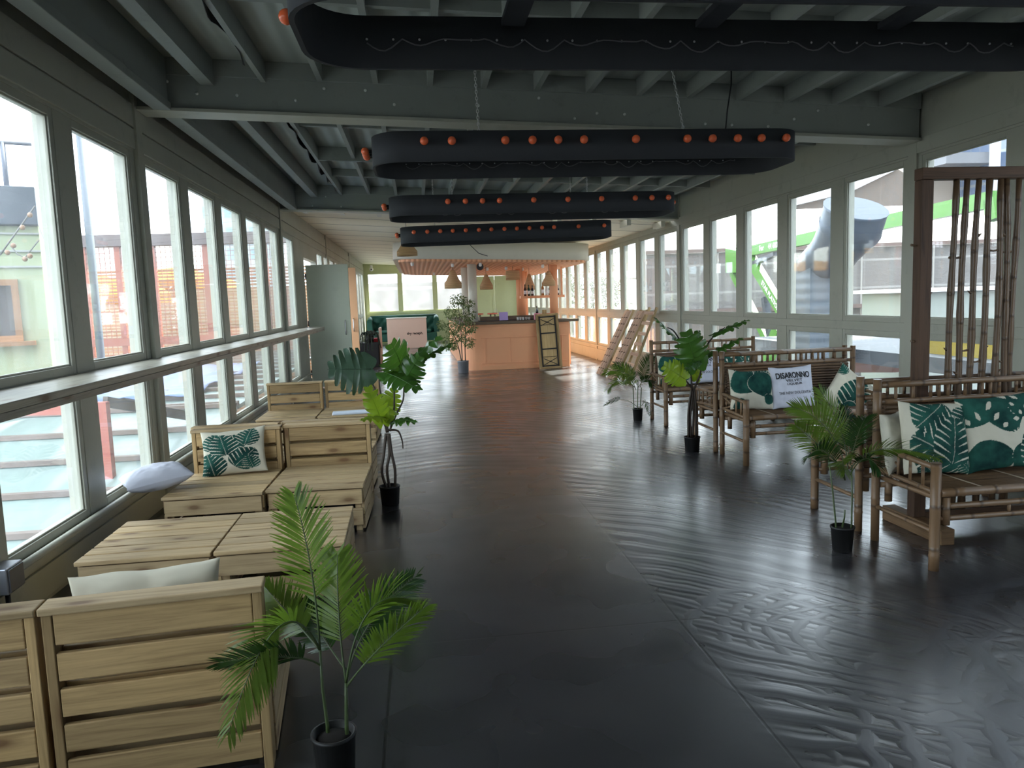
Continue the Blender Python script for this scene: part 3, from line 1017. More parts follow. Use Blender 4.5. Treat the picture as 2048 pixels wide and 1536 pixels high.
def bamboo_bench(loc, rz, label, W=1.34, D=.54):
    """back posts at y=0, arms reach to y=-D, x 0..W"""
    r = empty('bamboo_bench', loc, rz); tag(r, label, 'bench', 'bamboo benches along the right windows')
    B = M['bamboo']
    for x in (0, W):
        for y, z1 in ((0, 1.0), (-D, .60)):
            m_ = MB(); bpole(m_, (x, y, 0), (x, y, z1), .0245 if y == 0 else .027, .28, 12); m_.build('leg', B, r)
    # seat: split slats and frame
    m_ = MB(); n = 17
    for k in range(n):
        y = -D+.02+(D-.05)*k/(n-1)
        m_.tube([(.03, y, .430), (W-.03, y, .430)], .0165, 6)
    m_.build('seat', M['slat'], r)
    for x in (.28, .62, W-.28):
        m_ = MB(); m_.tube([(x, -D+.0, .449), (x, -.03, .449)], .0035, 5); m_.build('seat_binding', M['cane'], r)
    m_ = MB()
    bpole(m_, (.02, -D-.005, .432), (W-.02, -D-.005, .432), .024); bpole(m_, (.02, -D+.01, .352), (W-.02, -D+.01, .352), .017)
    bpole(m_, (.02, -D+.01, .285), (W-.02, -D+.01, .285), .015); bpole(m_, (.02, -.02, .352), (W-.02, -.02, .352), .017)
    for x in (.065, W-.065): bpole(m_, (x, -D+.01, .25), (x, -D+.01, .405), .026, .3); bpole(m_, (x, -.03, .25), (x, -.03, .405), .022, .3)
    for x in (.45, .9): bpole(m_, (x, -D+.01, .285), (x, -D+.01, .352), .010)
    for x in (.03, W/2, W-.03): bpole(m_, (x, -D+.02, .397), (x, -.01, .397), .016)
    m_.build('seat_frame', B, r)
    # back
    m_ = MB()
    bpole(m_, (.02, 0, .965), (W-.02, 0, .965), .019); bpole(m_, (.02, 0, .862), (W-.02, 0, .862), .017)
    k = .12
    while k < W-.1:
        bpole(m_, (k, 0, .865), (k, 0, .962), .010, .3, 8)
        if int(k*10) % 3 == 0: bpole(m_, (k+.055, 0, .865), (k+.055, 0, .962), .010, .3, 8)
        k += .115
    bpole(m_, (.02, -.01, .50), (W-.02, -.01, .50), .016)
    m_.build('back_rail', B, r)
    m_ = MB()
    for k in range(13): z = .52+k*.0255; m_.tube([(.05, .0, z), (W-.05, .0, z)], .0125, 6)
    m_.build('back_slats', M['slat'], r)
    for x in (0, W):
        m_ = MB()
        bpole(m_, (x, -.02, .592), (x, -D+.01, .572), .016); bpole(m_, (x, -.02, .455), (x, -D+.01, .435), .014)
        for k in range(1, 5):
            y = -D*k/5; bpole(m_, (x, y, .445), (x, y, .58), .009, .3, 8)
        pts = [(x, -.05-.17*math.sin(PI*q/8), .46+.10*q/8) for q in range(9)]; m_.tube(pts, .008, 8)
        m_.build('armrest', B, r)
        m_ = MB(); bpole(m_, (x, 0, .215), (x, -D, .215), .013); m_.build('side_stretcher', B, r)
    return r


bamboo_bench((2.75, 4.235, 0), 0, 'nearest bamboo bench facing the camera, cut off by the right photo edge')
bamboo_bench((4.10, 4.43, 0), PI, 'bamboo bench facing away behind the wooden pole screen', D=.54)
bamboo_bench((2.88, 6.91, 0), 0, 'middle bamboo bench facing the camera, with the lettered cushion')
bamboo_bench((4.20, 7.02, 0), PI, 'bamboo bench facing away, back to back with the middle bench')
bamboo_bench((2.89, 9.15, 0), 0, 'farthest bamboo bench, behind the backlit monstera')

# ------------------------------------------------------------------ pole screen
sc = empty('pole_screen', (0, 0, 0)); tag(sc, 'dark framed screen of upright bamboo poles behind the nearest bench', 'screen')
m_ = MB(); Ys = 4.335
m_.b2(3.055, 3.135, Ys-.035, Ys+.035, .10, 2.19); m_.build('frame_post', M['darkwood'], sc, .004)
m_ = MB(); m_.b2(4.28, 4.36, Ys-.035, Ys+.035, .10, 2.19); m_.build('frame_post', M['darkwood'], sc, .004)
m_ = MB(); m_.b2(3.055, 4.36, Ys-.04, Ys+.04, 2.192, 2.262); m_.build('top_beam', M['darkwood'], sc, .004)
m_ = MB(); m_.b2(3.136, 4.279, Ys-.03, Ys+.03, .06, .13); m_.build('bottom_beam', M['darkwood'], sc, .004)
for x in (3.095, 4.32):
    m_ = MB(); m_.b2(x-.045, x+.045, 4.04, 4.62, 0, .098); m_.build('foot', M['footwood'], sc, .006)
m_ = MB()
polesx = [(1859, 1850), (1911, 1898), (1932, 1918), (1957, 1940), (1980, 1965), (2003, 1992), (2014, 2010), (2036, 2020)]
for i, (pt, pb) in enumerate(polesx):
    a = at(pt, 380, Y=Ys); b_ = at(pb, 700, Y=Ys)
    x0 = a.x+(a.x-b_.x)/(a.z-b_.z)*(2.20-a.z); x1 = a.x+(a.x-b_.x)/(a.z-b_.z)*(.13-a.z)
    m_ = MB(); pts = []; rr = []
    for k in range(16):
        t = k/15; pts.append((x0+(x1-x0)*t+.006*math.sin(t*9+i), Ys, 2.195+(.125-2.195)*t)); rr.append(.0165+.004*t+(.004 if k % 4 == (i % 4) else 0))
    m_.tube(pts, rr, 10)
    for z in ((1.85, 1.15, .62)[i % 3], (1.5, .8, 1.0)[i % 3]):
        t = (2.195-z)/2.07; xx = x0+(x1-x0)*t; s_ = 1 if (i+int(z*10)) % 2 else -1
        m_.lathe([(.011, 0), (.006, .018), (.002, .03)], (0, 0, 0), 8, True, Matrix.Translation((xx+s_*.012, Ys, z)) @ Matrix.Rotation(s_*R(60), 4, 'Y'))
    m_.build('bamboo_pole', M['bamboodark'], sc)
for i in range(5):
    x = 3.85+i*.085
    m_ = MB(); bpole(m_, (x, Ys, 2.195), (x+.02, Ys, .13), .018); m_.build('bamboo_pole', M['bamboodark'], sc)
m_ = MB()
for (pa, pb, y) in ((1822, 1850, 490), (1898, 1918, 515), (1975, 1998, 500), (1998, 2022, 503), (1822, 1848, 682), (1918, 1935, 700), (1940, 1960, 722), (1995, 2010, 722)):
    a, b_ = at(pa, y, Y=Ys), at(pb, y, Y=Ys); m_.tube([a, (a+b_)/2+Vector((0, 0, -.006)), b_], (.008, .005, .008), 6)
m_.build('tie', M['bamboodark'], sc)

# ------------------------------------------------------------------ plants
def frond(root, p0, p1, p2, nl=26, ll=.16, wl=.010, mm=None, side=None, start=.28, droop=.35, name='frond'):
    p0, p1, p2 = Vector(p0), Vector(p1), Vector(p2)
    def B(t): return p0*(1-t)**2+p1*2*t*(1-t)+p2*t*t
    def T(t): return ((p1-p0)*2*(1-t)+(p2-p1)*2*t).normalized()
    m_ = MB(); m_.cm = 0
    N = 14
    m_.tube([B(i/N) for i in range(N+1)], [.0042*(1-.75*i/N) for i in range(N+1)], 5)
    m_.cm = 1; nl = int(nl*1.3)
    up_ = Vector((0, 0, 1))
    for i in range(nl):
        t = start+(1-start)*(i+.5)/nl
        p = B(t); d = T(t)
        hz = Vector((p2.x-p0.x, p2.y-p0.y, 0)); cu = hz.cross(up_).normalized() if hz.length > .05 else Vector((1, 0, 0))
        s = d.cross(Vector((0, 1, 0))).normalized()*.75
        s = (s+cu*.55*(1 if cu.dot(s) >= -.2 else -1)); s = (s-d*s.dot(d)).normalized(); nn = s.cross(d).normalized()
        tt = (t-start)/(1-start)
        L = ll*(math.sin(PI*(.12+.80*tt))**.6)*(1-.25*tt)
        for sg in (-1, 1):
            dr = (s*sg*(1-.35*tt)+d*(.62+.6*tt)+nn*.12).normalized()
            dr = (dr+Vector((random.uniform(-.07, .07) for _ in range(3)))).normalized()
            q = p.copy(); pts = [q.copy()]
            for k in range(4):
                q = q+dr*(L/4); dr = (dr+Vector((0, 0, -droop*.22))).normalized(); pts.append(q.copy())
            wv = d.cross(dr).cross(dr).normalized()
            wl_ = wl*.72
            ws = (wl_*.35, wl_*.9, wl_, wl_*.7, .0006)
            b = len(m_.v)
            for a, w_ in zip(pts, ws): m_.v.append(tuple(a-wv*w_)); m_.v.append(tuple(a+wv*w_))
            for k in range(4): m_.face((b+2*k, b+2*k+1, b+2*k+3, b+2*k+2))
    return m_.build(name, [M['stemgreen'], mm or M['palm']], root)


def pot(root, r0, r1, h, mm=None, rim=True):
    m_ = MB()
    m_.lathe([(r0*.96, 0), (r0, .004), (r1, h-.012), (r1+.004, h-.01), (r1+.004, h), (r1-.004, h), (r1-.008, h-.02), (.002, h-.021)], (0, 0, 0), 24)
    p = m_.build('pot', mm or M['pot'], root)
    m_ = MB(); m_.lathe([(r1-.007, h-.022), (r1*.5, h-.012), (.001, h-.010)], (0, 0, 0), 18); m_.build('soil', M['soil'], root)
    return p


# big foreground palm
pp = Vector((-.335, 2.38, 0))
r = empty('potted_palm', pp); tag(r, 'largest potted palm, in the foreground beside the nearest pallet sofa', 'potted plant', 'artificial palms in black pots')
pot(r, .060, .070, .175)
def L(px, py, Yv): return at(px, py, Y=Yv)-pp
stalk = MB()
j1 = L(640, 1300, 2.40); j2 = L(692, 1365, 2.36)
b1 = L(655, 1452, 2.40); b2_ = L(693, 1450, 2.36)
stalk.tube([b1-Vector((0, 0, .03)), b1, (b1+j1)/2+Vector((-.004, 0, 0)), j1], (.007, .006, .005, .0045), 7)
stalk.tube([b2_-Vector((0, 0, .03)), b2_, (b2_+j2)/2, j2], (.007, .0065, .006, .0055), 7)
stalk.build('stem', M['stemgreen'], r)
F = [  # junction, mid, tip : pixels + depth
    ((640, 1300, 2.40), (628, 1120, 2.42), (588, 990, 2.45), .15, 26, M['palm'], .3),
    ((640, 1300, 2.40), (560, 1130, 2.36), (455, 1470, 2.20), .17, 30, M['palm'], .5),
    ((640, 1300, 2.40), (590, 1240, 2.5), (530, 1175, 2.62), .14, 24, M['palm'], .3),
    ((640, 1330, 2.40), (600, 1300, 2.35), (440, 1325, 2.25), .15, 26, M['palmdark'], .25),
    ((692, 1365, 2.36), (672, 1230, 2.42), (675, 1110, 2.48), .15, 26, M['palm'], .25),
    ((692, 1365, 2.36), (720, 1150, 2.36), (835, 1205, 2.40), .15, 28, M['palm'], .55),
    ((692, 1365, 2.36), (720, 1230, 2.5), (835, 1150, 2.66), .13, 24, M['palmdark'], .35),
    ((692, 1375, 2.36), (745, 1300, 2.30), (850, 1215, 2.28), .13, 24, M['palm'], .55),
    ((692, 1340, 2.40), (640, 1270, 2.5), (610, 1210, 2.6), .12, 20, M['palmdark'], .2),
]
for a, c, e, ll, nl, mm, dr in F: frond(r, L(*a), L(*c), L(*e), nl, ll, .0062, mm, None, .30, dr)

# near right palm
pp = Vector((2.455, 4.10, 0))
r = empty('potted_palm', pp); tag(r, 'potted palm in front of the nearest bamboo bench', 'potted plant', 'artificial palms in black pots')
pot(r, .055, .066, .150)
m_ = MB()
for (px, tx, ty, yv) in ((1672, 1655, 830, 4.12), (1685, 1690, 950, 4.06), (1703, 1703, 860, 4.14)):
    a = L(px, 1052, 4.10); c = L(tx, ty+70, yv); m_.tube([a-Vector((0, 0, .03)), a, (a+c)/2+Vector((.004, 0, 0)), c], (.006, .006, .005, .004), 6)
m_.build('stem', M['stemgreen'], r)
F = [((1690, 930, 4.12), (1660, 830, 4.15), (1585, 815, 4.2), .17, 26, M['palm'], .35),
     ((1690, 940, 4.12), (1630, 880, 4.05), (1590, 850, 3.95), .16, 24, M['palm'], .45),
     ((1690, 960, 4.10), (1650, 870, 4.0), (1615, 915, 3.9), .15, 24, M['palmdark'], .5),
     ((1695, 930, 4.14), (1690, 850, 4.2), (1640, 780, 4.3), .16, 24, M['palm'], .2),
     ((1700, 930, 4.14), (1715, 860, 4.1), (1730, 838, 4.0), .15, 24, M['palmdark'], .4),
     ((1700, 940, 4.14), (1740, 870, 4.05), (1875, 915, 3.85), .15, 26, M['palm'], .6),
     ((1690, 960, 4.10), (1680, 890, 3.98), (1690, 945, 3.85), .15, 22, M['palm'], .5),
     ((1700, 950, 4.12), (1730, 890, 4.0), (1760, 940, 3.9), .14, 22, M['palmdark'], .5),
     ((1695, 940, 4.14), (1700, 870, 4.25), (1690, 815, 4.4), .14, 22, M['palmdark'], .2)]
for a, c, e, ll, nl, mm, dr in F: frond(r, L(*a), L(*c), L(*e), nl, ll, .0058, mm, None, .25, dr)

# far right palm
pp = Vector((2.70, 9.14, 0))
r = empty('potted_palm', pp); tag(r, 'smallest looking potted palm, before the far bench and leaning boards', 'potted plant', 'artificial palms in black pots')
pot(r, .055, .063, .150)
m_ = MB()
for (px, tx, ty) in ((1268, 1266, 770), (1275, 1276, 760), (1280, 1283, 775)):
    a = L(px, 822, 9.14); c = L(tx, ty, 9.14); m_.tube([a-Vector((0, 0, .03)), a, c], .006, 6)
m_.build('stem', M['stemgreen'], r)
F = [((1270, 775, 9.14), (1255, 730, 9.1), (1208, 745, 9.0), .20, 24, M['palm'], .4),
     ((1270, 775, 9.14), (1240, 745, 9.0), (1215, 780, 8.9), .18, 22, M['palm'], .5),
     ((1274, 770, 9.14), (1262, 735, 9.3), (1230, 728, 9.4), .17, 22, M['palmdark'], .3),
     ((1280, 775, 9.14), (1290, 730, 9.2), (1303, 712, 9.3), .17, 22, M['palmdark'], .2),
     ((1276, 775, 9.14), (1295, 745, 9.0), (1305, 770, 8.9), .15, 20, M['palmdark'], .5),
     ((1272, 780, 9.14), (1262, 750, 9.0), (1250, 765, 8.8), .15, 20, M['palm'], .6),
     ((1283, 812, 9.12), (1295, 790, 9.0), (1300, 830, 8.9), .10, 12, M['palmdark'], .5),
     ((1262, 830, 9.0), (1240, 790, 8.9), (1208, 808, 8.8), .10, 14, M['palmdark'], .5)]
for a, c, e, ll, nl, mm, dr in F[:-1]: frond(r, L(*a), L(*c), L(*e), nl, ll, .0065, mm, None, .2, dr)
a = L(1276, 815, 9.13)
frond(r, a, L(1245, 785, 9.0), L(1208, 810, 8.8), 14, .09, .0055, M['palmdark'], None, .55, .5)


def monstera_leaf(root, base, tip, size, wid, mm, nrm, droop=.25, lobes=7, name='leaf'):
    """midrib from base to tip; nrm approx facing direction of the blade"""
    base, tip = Vector(base), Vector(tip); d = tip-base; L_ = d.length; d = d/L_
    nrm = Vector(nrm).normalized(); s = d.cross(nrm).normalized(); n = s.cross(d).normalized()
    m_ = MB()
    def P(t, lat):   # t along midrib 0..1, lat lateral in metres
        q = base+d*(t*L_)-n*(droop*L_*t*t*.6)-n*(lat*lat/wid*.30)+n*(.012*math.sin(t*30)*min(1, abs(lat)/wid*2))
        return q+s*lat
    def hw(t): return wid*math.sin(PI*min(1., max(.0, (t*.94+.05))**.72))**.55
    K = 7
    for sg in (-1, 1):
        for i in range(lobes):
            t0 = -.04+i/lobes; t1 = -.04+(i+1)/lobes
            b = len(m_.v)
            for k in range(K+1):
                f = k/K
                g = 0. if f < .60 else ((f-.60)/.40)
                # narrowing by slit
                na = .5*(1-.26*g**.5) if f < .999 else .22
                if f < .60: na = .5
                tm = (t0+t1)/2+ .14*f*(.75-.5*(i/lobes))
                ta = tm-(t1-t0)*na; tb = tm+(t1-t0)*na
                if i == 0: ta -= .16*math.sin(f*PI)
                for t_, e in ((ta, 0), ((ta+tb)/2, .006), (tb, 0)):
                    tc = min(1.02, t_)
                    lat = sg*hw(min(1, max(0, (t0+t1)/2+.05)))*f
                    if tc > 1: lat *= .5
                    m_.v.append(tuple(P(tc, lat)-n*e))
            for k in range(K):
                for j in range(2):
                    a = b+k*3+j; q = (a, a+1, a+4, a+3)
                    m_.face(q if sg > 0 else q[::-1], None, True)
    m_.tube([P(i/8, 0)+n*.001 for i in range(9)], [.0035*(1-.08*i) for i in range(9)], 5)
    return m_.build(name, mm, root)


def stem_path(root, pts, r0, r1, mm=None, name='stem'):
    m_ = MB(); n = len(pts)
    # smooth the polyline
    P = [Vector(p) for p in pts]; out = []
    for i in range(n-1):
        p0, p1, p2, p3 = P[max(i-1, 0)], P[i], P[i+1], P[min(i+2, n-1)]
        for k in range(5):
            t = k/5; out.append(.5*((2*p1)+(-p0+p2)*t+(2*p0-5*p1+4*p2-p3)*t*t+(-p0+3*p1-3*p2+p3)*t**3))
    out.append(P[-1]); N = len(out)
    m_.tube(out, [r0+(r1-r0)*i/(N-1) for i in range(N)], 8)
    return m_.build(name, mm or M['stem'], root)


# left monstera
pp = Vector((-.276, 5.85, 0)); Yv = 5.85
r = empty('potted_monstera', pp); tag(r, 'tall potted monstera beside the pallet sofas on the left of the aisle', 'potted plant', 'artificial monsteras in black pots')
pot(r, .068, .078, .150)
J = (778, 862, Yv)
for pts in ([(775, 975), (764, 940), (768, 900), (772, 862)], [(780, 975), (774, 935), (779, 900), (775, 862)], [(790, 975), (790, 935), (783, 900), (778, 862)]):
    stem_path(r, [L(x, y+5, Yv) for x, y in pts], .011, .012)
for pts in ([(774, 865), (765, 830), (755, 790), (740, 760), (722, 745)], [(776, 865), (770, 820), (760, 780), (757, 740)], [(780, 862), (788, 820), (790, 770), (806, 735)],
            [(779, 862), (792, 830), (806, 800), (810, 765), (830, 725)], [(781, 860), (796, 862), (804, 880), (806, 897)]):
    stem_path(r, [L(x, y, Yv) for x, y in pts], .009, .0045)
ML = [((742, 738, 5.85), (655, 738, 5.75), .19, M['mongrey'], (.1, -1, .35), .05),
      ((806, 740, 5.9), (790, 690, 5.6), .15, M['mon'], (.1, -.9, .4), .2),
      ((770, 745, 5.8), (836, 765, 5.5), .11, M['mon'], (0, -.5, .9), .3),
      ((806, 735, 5.85), (880, 668, 5.8), .09, M['mon'], (-.3, -.5, .8), .1),
      ((830, 728, 5.85), (905, 672, 6.0), .05, M['mon'], (-.3, -.3, .9), .25),
      ((765, 845, 5.8), (735, 775, 5.6), .09, M['monbacklit'], (-.1, -1, .2), .1),
      ((768, 835, 5.8), (790, 775, 5.9), .10, M['monbacklit'], (0, -1, .1), .1),
      ((770, 835, 5.8), (727, 825, 5.5), .06, M['monbacklit'], (0, -.4, .9), .3),
      ((785, 842, 5.85), (824, 828, 5.6), .06, M['mon'], (0, -.5, .9), .4),
      ((808, 765, 5.8), (838, 712, 5.6), .11, M['mon'], (.2, -.8, .5), .1)]
for a, e, wd_, mm, nr, dr in ML: monstera_leaf(r, L(*a), L(*e), 0, wd_, mm, nr, dr)

# right monstera
pp = Vector((2.655, 7.12, 0)); Yv = 7.12
r = empty('potted_monstera', pp); tag(r, 'potted monstera with a backlit lime leaf beside the middle bench', 'potted plant', 'artificial monsteras in black pots')
pot(r, .068, .078, .150)
for pts in ([(1377, 872), (1377, 820), (1383, 775)], [(1385, 872), (1387, 820), (1384, 775)], [(1392, 872), (1392, 815), (1388, 775)], [(1382, 872), (1381, 830), (1386, 780)]):
    stem_path(r, [L(x, y+3, Yv) for x, y in pts], .013, .012)
for pts in ([(1384, 778), (1381, 740), (1381, 700)], [(1388, 778), (1400, 750), (1406, 725), (1430, 705)], [(1385, 778), (1375, 765), (1368, 755)], [(1404, 730), (1412, 695), (1430, 670), (1450, 655)],
            [(1384, 740), (1372, 705), (1350, 665), (1335, 655)]):
    stem_path(r, [L(x, y, Yv) for x, y in pts], .012, .005)
MR = [((1394, 735, 7.0), (1372, 662, 6.9), .17, M['mon'], (-.3, -1, .2), .1),
      ((1370, 758, 7.0), (1328, 730, 6.9), .13, M['monbacklit'], (-.2, -1, .25), .1),
      ((1392, 760, 7.12), (1398, 722, 7.2), .07, M['monbacklit'], (.1, -1, .1), .1),
      ((1366, 690, 7.1), (1312, 630, 7.0), .09, M['mon'], (.3, -.3, .9), .1),
      ((1430, 668, 7.1), (1498, 632, 7.2), .06, M['mon'], (-.3, -.3, .9), .15),
      ((1420, 708, 7.1), (1485, 672, 7.0), .06, M['mon'], (-.3, -.4, .9), .1),
      ((1384, 680, 7.3), (1402, 660, 7.4), .05, M['mon'], (0, -1, .4), .1),
      ((1400, 722, 7.0), (1375, 735, 6.8), .05, M['mon'], (0, -.9, .6), .2)]
for a, e, wd_, mm, nr, dr in MR: monstera_leaf(r, L(*a), L(*e), 0, wd_, mm, nr, dr)

# ficus tree by the bar
pp = Vector((.965, 16.70, 0)); Yv = 16.7
r = empty('potted_ficus', pp); tag(r, 'bushy small leaved tree in a grey tin pot at the bar corner', 'potted plant')
pot(r, .115, .125, .27, mat('grey tin', (.30, .31, .33), .35, .5))
tips = []
for pts in ([(925, 728), (923, 690), (921, 650), (916, 610)], [(931, 728), (930, 690), (932, 660), (926, 615)], [(924, 728), (917, 695), (908, 670), (896, 650)]):
    stem_path(r, [L(x, y, Yv) for x, y in pts], .012, .005); 
m_ = MB(); rnd = random.Random(4)
cl = [(916, 600, .17), (900, 625, .15), (935, 608, .14), (921, 640, .2), (905, 655, .18), (940, 655, .15), (895, 685, .16), (938, 685, .13), (920, 670, .16), (882, 650, .10), (940, 632, .12), (905, 690, .12)]
for (x, y, rad) in cl:
    c = L(x, y, Yv)
    for k in range(int(230*rad/.17)):
        q = Vector((rnd.gauss(0, 1), rnd.gauss(0, 1), rnd.gauss(0, 1))).normalized()*rad*rnd.uniform(.2, 1)**.6
        p = c+q; d = (q.normalized()*.5+Vector((rnd.uniform(-1, 1), rnd.uniform(-1, 1), rnd.uniform(-1, .2)))).normalized()
        s = d.cross(Vector((rnd.uniform(-1, 1), rnd.uniform(-1, 1), 1))).normalized(); ln = rnd.uniform(.045, .075)
        m_.cm = 0 if rnd.random() < .75 else 1
        m_.poly([p, p+d*ln*.5+s*ln*.22, p+d*ln, p+d*ln*.5-s*ln*.22])
m_.build('foliage', [leaf_mat('ficus green', (.085, .14, .05), .3, .4, (.3, .42, .12)), leaf_mat('pale ficus leaf', (.30, .32, .18), .3, .4)], r)

# ------------------------------------------------------------------ bar
def rrect(x0, x1, y0, y1, rs, n=8):
    """rounded rectangle; rs = radii for (x1,y1),(x0,y1),(x0,y0),(x1,y0)"""
    out = []
    for (cx, cy, sx, sy, a0, r_) in ((x1, y1, -1, -1, 0, rs[0]), (x0, y1, 1, -1, 90, rs[1]), (x0, y0, 1, 1, 180, rs[2]), (x1, y0, -1, 1, 270, rs[3])):
        if r_ < 1e-4: out.append((cx, cy)); continue
        for k in range(n+1):
            a = R(a0+90*k/n); out.append((cx+sx*r_+r_*math.cos(a), cy+sy*r_+r_*math.sin(a)))
    return out


bar = empty('bar_counter', (2.2, 17.1, 0)); tag(bar, 'peach painted bar counter with a dark timber top at the far end', 'bar')
O = Vector((2.2, 17.1, 0))
def bl(pts): return [(x-O.x, y-O.y) for x, y in pts]
bx0, bx1, by0, by1 = 1.02, 3.46, 17.1, 24.6
m_ = MB()
m_.prism(bl(rrect(bx0, bx1, by0, by1, (0, .02, .32, .02))), 0, 1.04)
m_.build('bar_body', M['peach'], bar)
m_ = MB()
fy = -.0
for (xa, xb, za, zb_) in ((1.42, 3.40, .0, .10), (1.42, 3.40, .145, .165), (1.42, 3.40, .72, .745), (1.42, 3.40, .985, 1.03)):
    m_.b2(xa-O.x, xb-O.x, -.022, 0, za, zb_)
for xa in (1.50, 2.10, 2.72, 3.28): m_.b2(xa-O.x-.012, xa-O.x+.012, -.016, 0, .165, .72)
for k in range(8):
    m_.b2(3.46-O.x, 3.50-O.x, .1+k*.3, .22+k*.3, .05, 1.0)
m_.build('bar_moulding', M['peach'], bar, .004)
m_ = MB(); m_.prism(bl(rrect(bx0-.06, bx1+.22, by0-.10, by0+.55, (0, 0, .34, .04))), 1.04, 1.10)
m_.prism(bl(rrect(bx0-.06, bx0+.5, by0+.551, by1, (0, .05, 0, 0))), 1.04, 1.10); m_.build('counter_top', M['counterwood'], bar, .004)
m_ = MB(); m_.b2(1.45-O.x, 3.3-O.x, .45, .53, 1.10, 1.20); m_.build('bottle_ledge', M['counterwood'], bar, .004)
m_ = MB(); m_.b2(1.40-O.x, 2.9-O.x, .20, .42, 1.101, 1.115); m_.build('bar_mat', M['blackmetal'], bar)
# raised rear service counter
m_ = MB(); m_.b2(1.6-O.x, 3.5-O.x, 2.4, 2.9, 1.041, 1.16); m_.build('service_top', M['counterwood'], bar, .004)

cols = [(1.30, 17.55, .105), (1.25, 19.2, .105), (3.24, 17.75, .10), (2.75, 19.9, .12), (3.05, 21.5, .12)]
for i, (x, y, rr_) in enumerate(cols):
    m_ = MB(); m_.lathe([(rr_, 0), (rr_, 1.42)], (0, 0, 0), 24)
    o = m_.build('column', M['peach'] if i > 1 else M['cream'], None, 0, (x, y, 1.101 if i < 3 else 1.05))
    tag(o, ['cream round column at the front left corner of the bar', 'cream round column behind the front left one on the bar', 'peach round column at the front right of the bar',
            'peach column behind the bottle shelf, left', 'peach column behind the bottle shelf, right'][i], 'column', 'round columns standing on the bar')

# soffit over the bar
def slatted():
    m = mat('peach slats', (.80, .40, .22), .5); t = NT(m)
    X, Y, Z = t.sep(t.co())
    f = t.math('MULTIPLY_ADD', t.math('SINE', t.math('MULTIPLY', X, 2*PI/.11)), .5, .5)
    t.base(t.mix(t.ramp(f, [(.1, 1), (.45, 0)]), (.84, .42, .23), (.62, .27, .14))); t.bump(f, .7, .02)
    return m
sf = empty('bar_canopy', (1.70, 16.4, 2.46)); sf.rotation_euler = (0, R(1.9), 0); tag(sf, 'white drum shaped canopy with peach slatted underside above the bar', 'canopy')
O2 = Vector((1.70, 16.4, 0))
pl = [(x-O2.x, y-O2.y) for x, y in rrect(-.47, 3.86, 16.4, 24.5, (.5, .6, .55, .35), 10)]
m_ = MB(); m_.prism(pl, 0, .36, None, True); m_.build('canopy_band', M['cream'], sf)
pl2 = [(x-O2.x, y-O2.y) for x, y in rrect(-.35, 3.80, 16.5, 24.4, (.45, .55, .5, .3), 10)]
m_ = MB(); m_.prism(pl2, -.05, -.001); m_.build('slatted_underside', slatted(), sf)
# peach frame dropping from canopy to shelf: back bar shelf with bottles
bs = empty('bottle_shelf', (3.1, 18.6, 1.60)); tag(bs, 'peach shelf with bottles hung at the right of the bar', 'shelf')
m_ = MB(); m_.b2(-.55, .55, -.12, .12, 0, .06); m_.build('shelf_board', M['peach'], bs, .004)
for x in (-.5, .5):
    m_ = MB(); m_.b2(x-.02, x+.02, -.02, .02, .06, .92); m_.build('hanger', M['peach'], bs)
rnd = random.Random(9)
def bottle(x, y, z, h, c, label, k):
    m_ = MB(); r_ = .036
    m_.lathe([(r_*.9, 0), (r_, .01), (r_, h*.55), (r_*.9, h*.62), (.013, h*.75), (.012, h*.93), (.015, h*.94), (.015, h)], (0, 0, 0), 12)
    o = m_.build('bottle', c, None, 0, (x, y, z)); tag(o, label, 'bottle', 'bottles on the shelf above the bar')
    m_ = MB(); m_.lathe([(r_+.001, h*.15), (r_+.001, h*.45)], (0, 0, 0), 12); m_.build('bottle_label', M['whitecard'], o)
bc = [mat('brown glass', (.06, .02, .01), .1), mat('dark green glass', (.01, .04, .02), .1), mat('black glass', (.01, .01, .01), .1), mat('amber glass', (.35, .14, .03), .1), mat('clear glass', (.7, .72, .7), .1)]
for k, x in enumerate((-.42, -.33, -.24, .02, .12, .2, .3, .4)):
    bottle(3.1+x, 18.6, 1.661, rnd.uniform(.24, .33), bc[k % 5], 'small bottle standing on the peach shelf above the bar', k)
# things on the counter
m_ = MB(); m_.box((0, 0, .10), (.20, .012, .20), Matrix.Rotation(R(-8), 3, 'X')); o = m_.build('menu_card', mat('lilac card', (.42, .30, .62), .6), None, 0, (1.98, 17.35, 1.10)); tag(o, 'lilac menu card standing on the bar top', 'card')
m_ = MB(); m_.box((0, 0, .005), (.24, .03, .01)); m_.build('card_foot', M['whitecard'], o)
o = empty('drinks_caddy', (2.74, 17.2, 1.10)); tag(o, 'pink napkin and bottle caddy on the bar top', 'caddy')
m_ = MB(); m_.b2(-.07, .07, -.05, .05, 0, .15); m_.build('caddy_box', mat('pink card', (.75, .28, .38), .6), o, .004)
m_ = MB(); m_.lathe([(.03, .15), (.03, .20), (.012, .26), (.012, .31)], (0, 0, 0), 12); m_.build('bottle_neck', bc[2], o)
m_ = MB(); m_.b2(-.14, .14, -.06, .06, 0, .14); o = m_.build('red_box', mat('red card', (.72, .10, .10), .5), None, .004, (3.03, 17.45, 1.101)); tag(o, 'red box on the bar top beside the right column', 'box')
m_ = MB(); m_.b2(-.05, .05, -.01, .01, 0, .22); o = m_.build('wooden_sign', M['pine'], None, .003, (2.93, 17.32, 1.101)); tag(o, 'small upright wooden block on the bar top', 'block')
